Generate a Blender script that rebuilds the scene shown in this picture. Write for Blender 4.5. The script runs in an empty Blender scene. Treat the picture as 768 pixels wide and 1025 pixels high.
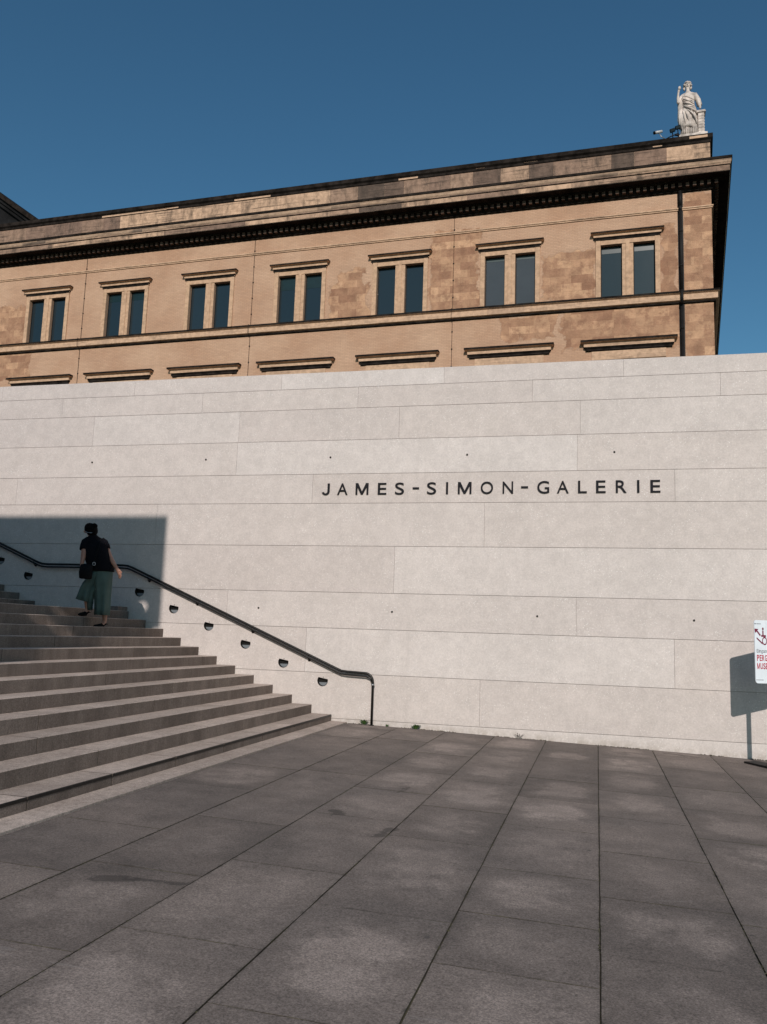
import bpy, bmesh, math, random
from mathutils import Vector, Matrix, noise
random.seed(7)
V3=Vector
R=math.radians
scene=bpy.context.scene
col=scene.collection
# ------------------------------------------------------------------ materials
def new_mat(name):
    m=bpy.data.materials.new(name); m.use_nodes=True
    nt=m.node_tree; b=nt.nodes['Principled BSDF']; return m,nt,b
def N(nt,t,**k):
    n=nt.nodes.new(t)
    for a,v in k.items():
        if a=='inp':
            for i,x in v.items():
                if isinstance(x,bpy.types.NodeSocket): nt.links.new(x,n.inputs[i])
                else: n.inputs[i].default_value=x
        else: setattr(n,a,v)
    return n
def mth(nt,op,a,b=0.0,c=0.0,clamp=False):
    n=N(nt,'ShaderNodeMath',operation=op,inp={0:a,1:b,2:c}); n.use_clamp=clamp
    return n.outputs[0]
def mapr(nt,v,a,b,c=0.0,d=1.0,smooth=True):
    n=N(nt,'ShaderNodeMapRange',inp={0:v,1:a,2:b,3:c,4:d})
    if smooth: n.interpolation_type='SMOOTHSTEP'
    return n.outputs[0]
def mix(nt,f,a,b,mode='MIX'):
    n=N(nt,'ShaderNodeMix',data_type='RGBA',blend_type=mode)
    for i,x in ((0,f),(6,a),(7,b)):
        if isinstance(x,bpy.types.NodeSocket): nt.links.new(x,n.inputs[i])
        elif isinstance(x,(tuple,list)): n.inputs[i].default_value=tuple(x)+((1,) if len(x)==3 else ())
        else: n.inputs[i].default_value=x
    return n.outputs[2]
def noi(nt,vec,scale,detail=3,rough=.55,dist=0.0):
    return N(nt,'ShaderNodeTexNoise',inp={'Vector':vec,'Scale':scale,'Detail':detail,'Roughness':rough,'Distortion':dist}).outputs['Fac']
def objco(nt): return N(nt,'ShaderNodeTexCoord').outputs['Object']
def smap(nt,vec,s,loc=(0,0,0)):
    return N(nt,'ShaderNodeMapping',inp={'Vector':vec,'Scale':s,'Location':loc}).outputs[0]
def rgb(nt,c): 
    n=N(nt,'ShaderNodeRGB'); n.outputs[0].default_value=tuple(c)+(1,); return n.outputs[0]
def bump(nt,b,h,strength=.3,dist=.01):
    n=N(nt,'ShaderNodeBump',inp={'Height':h,'Strength':strength,'Distance':dist}); nt.links.new(n.outputs[0],b.inputs['Normal'])
def gain(nt,colr,fac):   # multiply a colour by a scalar
    n=N(nt,'ShaderNodeVectorMath',operation='SCALE',inp={0:colr,'Scale':fac}); return n.outputs[0]
def simple(name,c,rough=.6,metal=0.0,var=.12,scale=8,bmp=.1,spec=.5):
    m,nt,b=new_mat(name); o=objco(nt)
    k=mapr(nt,noi(nt,o,scale,5),.3,.7,1-var,1+var)
    nt.links.new(gain(nt,rgb(nt,c),k),b.inputs['Base Color'])
    b.inputs['Roughness'].default_value=rough; b.inputs['Metallic'].default_value=metal
    b.inputs['Specular IOR Level'].default_value=spec
    if bmp: bump(nt,b,noi(nt,o,scale*8,4),bmp,.01)
    return m

def mat_gallery():
    m,nt,b=new_mat('cast_stone'); o=objco(nt)
    rnd=N(nt,'ShaderNodeAttribute',attribute_name='rnd').outputs['Fac']
    base=mix(nt,rnd,(.535,.478,.450),(.592,.540,.512))
    # warm against cool drift from block to block
    r2=mth(nt,'FRACT',mth(nt,'MULTIPLY',rnd,7.31))
    base=mix(nt,mth(nt,'MULTIPLY',r2,.30),base,(.56,.492,.450))
    cloud=mapr(nt,noi(nt,smap(nt,o,(.55,.55,.9)),1.0,5,.6),.3,.7,.96,1.035)
    base=gain(nt,base,cloud)
    mott=mapr(nt,noi(nt,o,7,7,.75),.3,.7,.92,1.07)
    base=gain(nt,base,mott)
    # pale aggregate flecks, gathered in loose drifts
    v=N(nt,'ShaderNodeTexVoronoi',inp={'Vector':o,'Scale':26.0}); 
    fl=mapr(nt,v.outputs['Distance'],.10,.24,1,0)
    sel=mapr(nt,noi(nt,o,2.2,3),.44,.64,.12,1)
    base=mix(nt,mth(nt,'MULTIPLY',mth(nt,'MULTIPLY',fl,sel),.62),base,(.84,.82,.79))
    v3=N(nt,'ShaderNodeTexVoronoi',inp={'Vector':o,'Scale':17.0}); f3=mapr(nt,v3.outputs['Distance'],.10,.2,1,0)
    base=mix(nt,mth(nt,'MULTIPLY',mth(nt,'MULTIPLY',f3,mapr(nt,noi(nt,smap(nt,o,(1,1,1),(4,4,4)),1.4,3),.42,.66,.1,1)),.5),base,(.82,.80,.77))
    grn=noi(nt,o,34,4,.85); base=gain(nt,base,mapr(nt,grn,.3,.7,.90,1.10))
    v2=N(nt,'ShaderNodeTexVoronoi',inp={'Vector':o,'Scale':60.0})
    pits=mth(nt,'MULTIPLY',mapr(nt,v2.outputs['Distance'],.08,.2,1,0),mapr(nt,noi(nt,smap(nt,o,(1,1,1),(3,1,8)),7,2),.5,.66))
    base=mix(nt,mth(nt,'MULTIPLY',pits,.35),base,(.36,.32,.29))
    # faint rain streaks
    st=mapr(nt,noi(nt,smap(nt,o,(5,5,.22)),1.0,4,.6),.5,.78,0,.10)
    base=mix(nt,st,base,(.36,.33,.30))
    # splash dirt at the foot of the wall
    z=N(nt,'ShaderNodeSeparateXYZ',inp={0:o}).outputs[2]; x=N(nt,'ShaderNodeSeparateXYZ',inp={0:o}).outputs[0]
    gz=mth(nt,'ADD',z,mth(nt,'ADD',mth(nt,'MULTIPLY',x,.027),1.645))
    dirt=mth(nt,'MULTIPLY',mapr(nt,gz,0,.16,1,0),mapr(nt,noi(nt,o,11,4),.35,.7,.15,.85))
    base=mix(nt,mth(nt,'MULTIPLY',dirt,.6),base,(.30,.25,.20))
    nt.links.new(base,b.inputs['Base Color']); b.inputs['Roughness'].default_value=.85
    b.inputs['Specular IOR Level'].default_value=.25
    bump(nt,b,mth(nt,'ADD',noi(nt,o,55,4,.7),mth(nt,'MULTIPLY',pits,-.6)),.28,.006)
    return m

def mat_paving():
    m,nt,b=new_mat('granite_paving'); o=objco(nt)
    rnd=N(nt,'ShaderNodeAttribute',attribute_name='rnd').outputs['Fac']
    uv=N(nt,'ShaderNodeUVMap',uv_map='slab').outputs[0]
    s=N(nt,'ShaderNodeSeparateXYZ',inp={0:uv})
    u,v=s.outputs[0],s.outputs[1]
    eu=mth(nt,'MINIMUM',u,mth(nt,'SUBTRACT',1.0,u)); ev=mth(nt,'MINIMUM',v,mth(nt,'SUBTRACT',1.0,v))
    e=mth(nt,'MULTIPLY',mapr(nt,eu,-.05,.42),mapr(nt,ev,-.06,.44))
    wob=noi(nt,smap(nt,o,(1,1,1)),1.9,6,.68)
    amt=mapr(nt,rnd,.1,.8,.2,1.1)
    centre=mth(nt,'MULTIPLY',mapr(nt,mth(nt,'MULTIPLY',e,mapr(nt,wob,.32,.68,.15,1.5)),.0,.85),amt)
    dark=mix(nt,mapr(nt,noi(nt,o,.9,2),.35,.65),(.128,.106,.094),(.172,.140,.122))
    base=mix(nt,centre,dark,(.246,.201,.176))
    base=gain(nt,base,mapr(nt,noi(nt,smap(nt,o,(1,1,1),(5,2,1)),3.3,6,.7),.3,.7,.86,1.14))
    base=gain(nt,base,mapr(nt,mth(nt,'FRACT',mth(nt,'MULTIPLY',rnd,5.7)),0,1,.86,1.14,False))
    # grain
    g=noi(nt,o,85,4,.85); base=gain(nt,base,mapr(nt,g,.3,.7,.50,1.55))
    g2=noi(nt,o,38,3,.7); base=gain(nt,base,mapr(nt,g2,.3,.7,.86,1.14))
    vv=N(nt,'ShaderNodeTexVoronoi',inp={'Vector':o,'Scale':95.0}); fl=mapr(nt,vv.outputs['Distance'],.06,.2,1,0)
    base=mix(nt,mth(nt,'MULTIPLY',fl,mapr(nt,noi(nt,o,31,2),.5,.62,0,.5)),base,(.42,.39,.37))
    # blots, gum and scuffs
    sp=N(nt,'ShaderNodeTexVoronoi',inp={'Vector':o,'Scale':1.7}); spf=mth(nt,'MULTIPLY',mapr(nt,mth(nt,'ADD',sp.outputs['Distance'],mth(nt,'MULTIPLY',noi(nt,o,22,3),.05)),.045,.062,1,0),.7)
    base=mix(nt,spf,base,(.055,.05,.048))
    so_=N(nt,'ShaderNodeSeparateXYZ',inp={0:o}); sx_,sy_=so_.outputs[0],so_.outputs[1]; wb=mth(nt,'MULTIPLY',mth(nt,'SUBTRACT',noi(nt,o,9,6,.8),.5),.30)
    for (ax_,ay_,bx_,by_,wd_) in ((-3.02,4.99,-2.86,5.06,.055),(-2.86,5.06,-2.52,5.10,.022),(-3.2,3.95,-3.1,3.93,.012),(-2.30,7.62,-2.24,7.50,.05),(-1.95,9.1,-1.98,8.8,.016),(-1.70,6.9,-1.66,7.2,.03),(1.0,14.25,1.5,14.05,.03)):
        L2=(bx_-ax_)**2+(by_-ay_)**2
        t_=mth(nt,'DIVIDE',mth(nt,'ADD',mth(nt,'MULTIPLY',mth(nt,'SUBTRACT',sx_,ax_),bx_-ax_),mth(nt,'MULTIPLY',mth(nt,'SUBTRACT',sy_,ay_),by_-ay_)),L2,0,True)
        ddx=mth(nt,'SUBTRACT',mth(nt,'ADD',sx_,wb),mth(nt,'ADD',ax_,mth(nt,'MULTIPLY',t_,bx_-ax_))); ddy=mth(nt,'SUBTRACT',mth(nt,'ADD',sy_,mth(nt,'MULTIPLY',wb,.7)),mth(nt,'ADD',ay_,mth(nt,'MULTIPLY',t_,by_-ay_)))
        dd=mth(nt,'SQRT',mth(nt,'ADD',mth(nt,'MULTIPLY',ddx,ddx),mth(nt,'MULTIPLY',ddy,ddy)))
        base=mix(nt,mapr(nt,dd,wd_,wd_+.02,.7,0),base,(.05,.042,.037))
    sc=mapr(nt,noi(nt,smap(nt,o,(.9,9,1)),1.3,3,.5,1.5),.69,.75,0,.28)
    base=mix(nt,sc,base,(.30,.27,.25))
    # dark crusted rims along the joints
    rim=mth(nt,'MULTIPLY',mapr(nt,mth(nt,'MINIMUM',eu,mth(nt,'MULTIPLY',ev,1.7)),0,.028,1,0),mapr(nt,noi(nt,o,17,4,.7),.42,.68))
    base=mix(nt,mth(nt,'MULTIPLY',rim,.75),base,(.05,.043,.034))
    nt.links.new(base,b.inputs['Base Color']); b.inputs['Roughness'].default_value=.82; b.inputs['Specular IOR Level'].default_value=.3
    bump(nt,b,mth(nt,'ADD',g,mth(nt,'MULTIPLY',noi(nt,o,12,3),.8)),.35,.006)
    return m

def mat_joint():
    m,nt,b=new_mat('joint_grit'); o=objco(nt)
    f=mapr(nt,noi(nt,o,3,4),.45,.65)
    base=mix(nt,f,(.040,.031,.023),(.062,.055,.030))
    base=gain(nt,base,mapr(nt,noi(nt,o,60,3,.8),.3,.7,.5,1.7))
    nt.links.new(base,b.inputs['Base Color']); b.inputs['Roughness'].default_value=.95
    bump(nt,b,noi(nt,o,80,3),.8,.01); return m

def mat_step(riser):
    m,nt,b=new_mat('step_stone_riser' if riser else 'step_stone_tread'); o=objco(nt)
    rnd=N(nt,'ShaderNodeAttribute',attribute_name='rnd').outputs['Fac']
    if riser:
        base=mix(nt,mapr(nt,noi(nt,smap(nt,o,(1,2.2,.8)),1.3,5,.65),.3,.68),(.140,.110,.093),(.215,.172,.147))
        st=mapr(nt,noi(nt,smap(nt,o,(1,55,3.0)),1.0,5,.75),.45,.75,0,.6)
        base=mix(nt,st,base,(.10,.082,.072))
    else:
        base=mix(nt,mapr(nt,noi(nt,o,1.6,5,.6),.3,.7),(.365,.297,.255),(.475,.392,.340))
        base=gain(nt,base,mapr(nt,noi(nt,o,14,5,.7),.3,.7,.85,1.12))
    base=gain(nt,base,mapr(nt,rnd,0,1,.88,1.12,False))
    base=gain(nt,base,mapr(nt,noi(nt,o,75,4,.85),.3,.7,.62,1.38))
    base=mix(nt,mapr(nt,noi(nt,o,4.5,6,.75),.55,.72,0,.4),base,(.12,.097,.083))
    nt.links.new(base,b.inputs['Base Color']); b.inputs['Roughness'].default_value=.85; b.inputs['Specular IOR Level'].default_value=.25
    bump(nt,b,noi(nt,o,70,4),.3,.006); return m

PATCH=[(-38.9,16.9,-36.5,19.6),(-38.6,14.9,-35.9,16.5),(-16.3,17.1,-13.95,19.1),(-15.7,18.7,-14.3,19.95),(-10.6,17.1,-7.95,21.6),
       (-4.65,17.1,-1.95,19.75),(1.2,17.0,1.98,20.7),(2.3,13,3.7,22.2),(-3.6,14.5,2.3,16.9),(-6.7,15.2,-3.8,16.6)]
def mat_facade():
    m,nt,b=new_mat('weathered_facade'); o=objco(nt)
    s=N(nt,'ShaderNodeSeparateXYZ',inp={0:o}); X,Z=s.outputs[0],mth(nt,'SUBTRACT',s.outputs[2],1.9)
    Y=s.outputs[1]
    uvw=N(nt,'ShaderNodeCombineXYZ',inp={0:mth(nt,'ADD',X,Y),1:Z,2:0.0}).outputs[0]
    # slurried brick skin
    base=mix(nt,mapr(nt,noi(nt,o,.35,5,.6),.3,.7),(.470,.285,.187),(.560,.368,.252))
    base=mix(nt,mapr(nt,noi(nt,smap(nt,o,(.5,.5,3.2)),1.0,5,.65),.45,.8,0,.5),base,(.40,.255,.175))
    br=N(nt,'ShaderNodeTexBrick',inp={'Vector':uvw,'Scale':1.0,'Mortar Size':.012,'Brick Width':.27,'Row Height':.085,'Color1':(1,1,1,1),'Color2':(.86,.86,.86,1),'Mortar':(.74,.74,.74,1)})
    base=mix(nt,.75,base,br.outputs['Color'],'MULTIPLY')
    # exposed ashlar where the skin is gone
    bl=N(nt,'ShaderNodeTexBrick',offset=.5,inp={'Vector':uvw,'Scale':1.0,'Mortar Size':.008,'Brick Width':1.05,'Row Height':.42,'Bias':-.1,'Color1':(1,1,1,1),'Color2':(0,0,0,1),'Mortar':(.35,.35,.35,1)})
    bl2=N(nt,'ShaderNodeTexBrick',offset=.5,inp={'Vector':smap(nt,uvw,(1,1,1),(.35,.42,0)),'Scale':1.0,'Mortar Size':.0,'Brick Width':.78,'Row Height':.42,'Color1':(1,1,1,1),'Color2':(0,0,0,1)})
    a1=mix(nt,bl.outputs['Color'],(.190,.090,.055),(.58,.355,.215))
    a2=mix(nt,bl2.outputs['Color'],(.29,.150,.095),(.52,.32,.20))
    ash=mix(nt,.42,a1,a2)
    ash=mix(nt,mapr(nt,noi(nt,o,1.6,5,.7),.45,.62,0,.65),ash,(.25,.130,.082))
    ash=gain(nt,ash,mapr(nt,noi(nt,o,2.2,5,.7),.3,.7,.82,1.15))
    wx=mth(nt,'MULTIPLY',mth(nt,'SUBTRACT',noi(nt,o,1.1,4,.6),.5),1.5)
    wz=mth(nt,'MULTIPLY',mth(nt,'SUBTRACT',noi(nt,smap(nt,o,(1,1,1),(9,4,2)),1.3,4,.6),.5),1.2)
    xx=mth(nt,'ADD',X,wx); zz=mth(nt,'ADD',Z,wz); msk=None
    for (x0,z0,x1,z1) in PATCH:
        dx=mth(nt,'SUBTRACT',(x1-x0)/2,mth(nt,'ABSOLUTE',mth(nt,'SUBTRACT',xx,(x0+x1)/2)))
        dz=mth(nt,'SUBTRACT',(z1-z0)/2,mth(nt,'ABSOLUTE',mth(nt,'SUBTRACT',zz,(z0+z1)/2)))
        d=mth(nt,'MINIMUM',dx,dz)
        msk=d if msk is None else mth(nt,'MAXIMUM',msk,d)
    mk=mapr(nt,msk,-.02,.05,0,.95)
    base=mix(nt,mk,base,ash)
    rim=mth(nt,'MULTIPLY',mapr(nt,mth(nt,'ABSOLUTE',msk),0,.05,1,0),.35)
    base=mix(nt,rim,base,(.24,.15,.10))
    soot=mapr(nt,noi(nt,smap(nt,o,(3,3,.35)),1.0,5,.7),.55,.85,0,.35)
    base=mix(nt,soot,base,(.26,.17,.12))
    nt.links.new(base,b.inputs['Base Color']); b.inputs['Roughness'].default_value=.9; b.inputs['Specular IOR Level'].default_value=.2
    bump(nt,b,mth(nt,'ADD',noi(nt,o,12,5),mth(nt,'MULTIPLY',br.outputs['Fac'],-.5)),.4,.02)
    return m
def mat_trim(name,light,dark,bw,rh,bias,mort=.006,grime=.5):
    m,nt,b=new_mat(name); o=objco(nt)
    s=N(nt,'ShaderNodeSeparateXYZ',inp={0:o})
    uvw=N(nt,'ShaderNodeCombineXYZ',inp={0:mth(nt,'ADD',s.outputs[0],s.outputs[1]),1:s.outputs[2],2:0.0}).outputs[0]
    bl=N(nt,'ShaderNodeTexBrick',offset=.37,inp={'Vector':uvw,'Scale':1.0,'Mortar Size':mort,'Brick Width':bw,'Row Height':rh,'Bias':bias,'Color1':(0,0,0,1),'Color2':(1,1,1,1),'Mortar':(.5,.5,.5,1)})
    f=mth(nt,'MULTIPLY',bl.outputs['Color'],mapr(nt,noi(nt,smap(nt,o,(.22,.22,.22)),1.0,2),.42,.62,.15,1.25))
    base=mix(nt,mapr(nt,f,.15,.95),light,dark)
    base=mix(nt,mapr(nt,noi(nt,smap(nt,o,(.8,.8,5)),1.0,6,.75),.47,.7,0,min(1,grime*1.3)),base,tuple(c*.35 for c in dark))
    base=gain(nt,base,mapr(nt,noi(nt,o,5,5),.3,.7,.85,1.15))
    nt.links.new(base,b.inputs['Base Color']); b.inputs['Roughness'].default_value=.9; b.inputs['Specular IOR Level'].default_value=.2
    bump(nt,b,noi(nt,o,14,5),.35,.02); return m
def mat_glass():
    m,nt,b=new_mat('dark_window_glass'); o=objco(nt)
    z=N(nt,'ShaderNodeSeparateXYZ',inp={0:o}).outputs[2]
    rnd=N(nt,'ShaderNodeObjectInfo').outputs['Random']
    base=mix(nt,rnd,(.010,.020,.027),(.018,.030,.038))
    nt.links.new(base,b.inputs['Base Color'])
    b.inputs['Roughness'].default_value=.12; b.inputs['Specular IOR Level'].default_value=.55
    bump(nt,b,noi(nt,o,.8,2),.08,.05); return m

M={}
M['gallery']=mat_gallery(); M['paving']=mat_paving(); M['joint']=mat_joint()
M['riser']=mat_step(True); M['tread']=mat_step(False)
M['facade']=mat_facade()
def mat_blocks(name,light,mid,dark):
    m,nt,b=new_mat(name); o=objco(nt)
    rnd=N(nt,'ShaderNodeAttribute',attribute_name='rnd').outputs['Fac']
    base=mix(nt,mapr(nt,rnd,0,.5,0,1,False),light,mid); base=mix(nt,mapr(nt,rnd,.5,1,0,1,False),base,dark)
    base=gain(nt,base,mapr(nt,noi(nt,o,3.2,6,.7),.3,.7,.72,1.18))
    base=mix(nt,mapr(nt,noi(nt,smap(nt,o,(1.4,1.4,.5)),1.0,6,.75),.45,.68,0,.75),base,tuple(c*.7 for c in dark))
    base=mix(nt,mapr(nt,noi(nt,smap(nt,o,(.35,.35,7)),1.0,5,.7),.52,.64,0,.7),base,tuple(c*.6 for c in dark))
    nt.links.new(base,b.inputs['Base Color']); b.inputs['Roughness'].default_value=.95; b.inputs['Specular IOR Level'].default_value=.12
    return m
M['pblock']=mat_blocks('stained_parapet_blocks',(.56,.375,.255),(.235,.155,.118),(.075,.060,.050))
M['parapet']=mat_trim('stained_parapet_blocks',(.58,.40,.27),(.20,.15,.125),1.55,1.6,-.05)
M['sima']=mat_trim('cornice_stone',(.40,.275,.19),(.15,.11,.085),1.7,.7,-.1)
M['band']=mat_trim('band_stone',(.53,.355,.24),(.27,.18,.13),1.9,.5,-.4,grime=.35)
M['surround']=mat_trim('window_surround_stone',(.51,.335,.22),(.42,.27,.18),2.5,2.6,-.6,grime=.2)
M['soot']=simple('sooted_stone',(.020,.016,.014),1.0,var=.5,scale=2.5,spec=.05)  # soot on the top edges, painted shade on the undersides
M['dentil']=simple('sooted_dentil_stone',(.085,.058,.046),1.0,var=.6,scale=1.3,spec=.05)  # dentils much darker than the cornice face
M['dgrey']=simple('dark_gable_stone',(.016,.016,.017),1.0,var=.35,scale=.8,spec=.04)
M['rooflead']=simple('roof_lead',(.10,.105,.11),.6,var=.2,scale=1)
M['glass']=mat_glass()
M['glassgrey']=simple('pale_blind_behind_glass',(.050,.057,.064),.15,0,.1,.6,0,.5)  # sky reflection put into the pane colour of one window
M['blindteal']=simple('teal_blind',(.012,.034,.036),.4,0,.1,4,0)  # shade at the pane tops, painted teal
M['blinddark']=simple('dark_blind',(.006,.020,.022),.3,0,.1,4,0)  # shade at the pane tops, painted dark
M['blackmetal']=simple('blackened_bronze',(.020,.019,.018),.38,.6,.2,20,.03)
M['letter']=simple('dark_bronze_letters',(.012,.012,.015),.7,.0,.15,30,.03,.15)
M['pipe']=simple('dark_downpipe_metal',(.011,.010,.010),.6,.1,.2,3,.03,.2)
M['steel']=simple('galvanised_steel',(.30,.31,.32),.45,.7,.12,20,.03)
M['signpost']=simple('grey_sign_metal',(.17,.17,.17),.5,.3,.12,20,.03)
M['signwhite']=simple('white_sign_board',(.72,.77,.82),.5,0,.04,5,.02)
M['signred']=simple('red_sign_print',(.42,.018,.045),.5,0,.04,5,0)
M['signmaroon']=simple('maroon_sign_print',(.17,.012,.04),.5,0,.04,5,0)
M['signgrey']=simple('grey_sign_print',(.13,.13,.14),.5,0,.04,5,0)
M['marble']=simple('pale_marble',(.52,.455,.412),.9,0,.38,3.0,.3,.2)
M['skin']=simple('skin',(.40,.20,.14),.55,0,.08,12,.03)
M['hair']=simple('dark_hair',(.005,.004,.004),.9,0,.3,40,.3,.08)
M['black']=simple('black_cotton',(.0055,.0055,.008),.9,0,.2,10,.15,.1)
M['pants']=simple('green_grey_cotton',(.080,.118,.106),.9,0,.12,6,.15,.2)
M['leather']=simple('black_leather',(.005,.005,.006),.75,0,.2,12,.08,.12)
M['lens']=simple('frosted_light_glass',(.17,.185,.20),.3,0,.08,9,.02)
M['leaf']=simple('weed_leaf',(.050,.105,.022),.7,0,.3,30,0)
M['drytwig']=simple('dry_stalk',(.06,.045,.030),.9,0,.3,30,0)
M['screenwall']=simple('pale_rendered_wall',(.50,.47,.44),.85,0,.08,1.2,.1)  # surface of the added wall that casts the stair shadow
M['bolt']=simple('dark_bolt',(.05,.045,.04),.6,.3,.2,10,0)
M['camwhite']=simple('white_camera_shell',(.45,.45,.45),.4,0,.05,10,0)

# ------------------------------------------------------------------ mesh helpers
class MB:
    def __init__(s): s.v=[]; s.f=[]; s.m=[]; s.sm=[]; s.r=[]; s.uv=[]
    def add(s,vs,fs,mi=0,smooth=False,rnd=0.5,uvs=None):
        o=len(s.v); s.v+= [tuple(v) for v in vs]
        for k,f in enumerate(fs):
            s.f.append([o+i for i in f]); s.m.append(mi); s.sm.append(smooth); s.r.append(rnd)
            s.uv.append(uvs[k] if uvs else [(0,0)]*len(f))
        return s
    def quad(s,a,b,c,d,mi=0,rnd=.5,uv=None): return s.add([a,b,c,d],[(0,1,2,3)],mi,False,rnd,[uv] if uv else None)
    def box(s,x0,y0,z0,x1,y1,z1,mi=0,rnd=.5,skip='',T=None):
        vs=[(x0,y0,z0),(x1,y0,z0),(x1,y1,z0),(x0,y1,z0),(x0,y0,z1),(x1,y0,z1),(x1,y1,z1),(x0,y1,z1)]
        if T: vs=[tuple(T@Vector(v)) for v in vs]
        F={'b':(0,3,2,1),'t':(4,5,6,7),'f':(0,1,5,4),'r':(1,2,6,5),'k':(2,3,7,6),'l':(3,0,4,7)}
        return s.add(vs,[F[k] for k in F if k not in skip],mi,False,rnd)
    def prism(s,pts,axis,a,b,mi=0,rnd=.5):   # polygon pts (p,q) extruded along axis ('x','y','z') from a to b
        def P(p,q,t): return {'x':(t,p,q),'y':(p,t,q),'z':(p,q,t)}[axis]
        n=len(pts); vs=[P(p,q,a) for p,q in pts]+[P(p,q,b) for p,q in pts]
        fs=[tuple(range(n))[::-1],tuple(range(n,2*n))]+[(i,(i+1)%n,n+(i+1)%n,n+i) for i in range(n)]
        return s.add(vs,fs,mi,False,rnd)
    def tube(s,path,rad,n=12,mi=0,cap=True,flat=1.0):
        path=[Vector(p) for p in path]; rads=rad if isinstance(rad,(list,tuple)) else [rad]*len(path)
        vs=[]; up=Vector((0,0,1)); prev=None
        for i,p in enumerate(path):
            a=path[max(i-1,0)]; c=path[min(i+1,len(path)-1)]; t=(c-a).normalized()
            if prev is None:
                ref=up if abs(t.z)<.9 else Vector((1,0,0)); nx=t.cross(ref).normalized()
            else: nx=(prev-t*prev.dot(t)).normalized()
            prev=nx; ny=t.cross(nx)
            for k in range(n):
                an=2*math.pi*k/n; vs.append(p+nx*math.cos(an)*rads[i]+ny*math.sin(an)*rads[i]*flat)
        fs=[]
        for i in range(len(path)-1):
            for k in range(n):
                fs.append((i*n+k,i*n+(k+1)%n,(i+1)*n+(k+1)%n,(i+1)*n+k))
        if cap: fs+=[tuple(range(n))[::-1],tuple(range((len(path)-1)*n,len(path)*n))]
        return s.add(vs,fs,mi,True)
    def loft(s,rings,n=20,mi=0,fold=0.0,folds=7,seed=0,cap=True):
        # rings: (centre, half-axis vector a, half-axis vector b)
        vs=[]
        for i,(c,a,b) in enumerate(rings):
            c,a,b=Vector(c),Vector(a),Vector(b); f=fold[i] if isinstance(fold,(list,tuple)) else fold
            for k in range(n):
                an=2*math.pi*k/n
                w=1+f*(math.sin(folds*an+seed+.35*i)+.5*math.sin((folds*2-3)*an+1.7*seed))
                vs.append(c+a*math.cos(an)*w+b*math.sin(an)*w)
        fs=[]
        for i in range(len(rings)-1):
            for k in range(n): fs.append((i*n+k,i*n+(k+1)%n,(i+1)*n+(k+1)%n,(i+1)*n+k))
        if cap: fs+=[tuple(range(n))[::-1],tuple(range((len(rings)-1)*n,len(rings)*n))]
        return s.add(vs,fs,mi,True)
    def build(s,name,mats,parent=None,bevel=0,fix=True):
        me=bpy.data.meshes.new(name); me.from_pydata(s.v,[],s.f)
        if not isinstance(mats,(list,tuple)): mats=[mats]
        for m in mats: me.materials.append(m)
        for p,mi,sm in zip(me.polygons,s.m,s.sm): p.material_index=mi; p.use_smooth=sm
        at=me.attributes.new('rnd','FLOAT','FACE')
        for i,r in enumerate(s.r): at.data[i].value=r
        if any(u!=(0,0) for q in s.uv for u in q):
            ul=me.uv_layers.new(name='slab'); k=0
            for q in s.uv:
                for u in q: ul.data[k].uv=u; k+=1
        if fix:
            bm=bmesh.new(); bm.from_mesh(me); bmesh.ops.recalc_face_normals(bm,faces=bm.faces); bm.to_mesh(me); bm.free()
        me.update(); o=bpy.data.objects.new(name,me); col.objects.link(o)
        if parent: o.parent=parent
        if bevel:
            bv=o.modifiers.new('bevel','BEVEL'); bv.width=bevel; bv.segments=2; bv.limit_method='ANGLE'; bv.angle_limit=R(40)
        return o
def tag(o,label=None,cat=None,group=None,kind=None):
    if label: o['label']=label
    if cat: o['category']=cat
    if group: o['group']=group
    if kind: o['kind']=kind
    return o
def empty(name,loc=(0,0,0),rz=0):
    o=bpy.data.objects.new(name,None); col.objects.link(o); o.location=loc; o.rotation_euler=(0,0,rz); o.empty_display_size=.3
    return o
def skin(name,joints,edges,mat,parent=None,sub=2,root=0):
    me=bpy.data.meshes.new(name); me.from_pydata([j[0] for j in joints],edges,[])
    o=bpy.data.objects.new(name,me); col.objects.link(o)
    md=o.modifiers.new('skin','SKIN'); md.use_smooth_shade=True
    sv=me.skin_vertices[0].data if me.skin_vertices else None
    if sv is None:
        bpy.context.view_layer.update()
    sv=me.skin_vertices[0].data
    for i,j in enumerate(joints):
        r=j[1]; sv[i].radius=(r,r) if not isinstance(r,tuple) else r; sv[i].use_root=(i==root)
    s2=o.modifiers.new('sub','SUBSURF'); s2.levels=sub; s2.render_levels=sub
    dg=bpy.context.evaluated_depsgraph_get(); dg.update()
    nm=bpy.data.meshes.new_from_object(o.evaluated_get(dg)); nm.name=name
    o.modifiers.clear(); o.data=nm; bpy.data.meshes.remove(me)
    nm.materials.clear(); nm.materials.append(mat)
    for p in nm.polygons: p.use_smooth=True
    if parent: o.parent=parent
    return o

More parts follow.
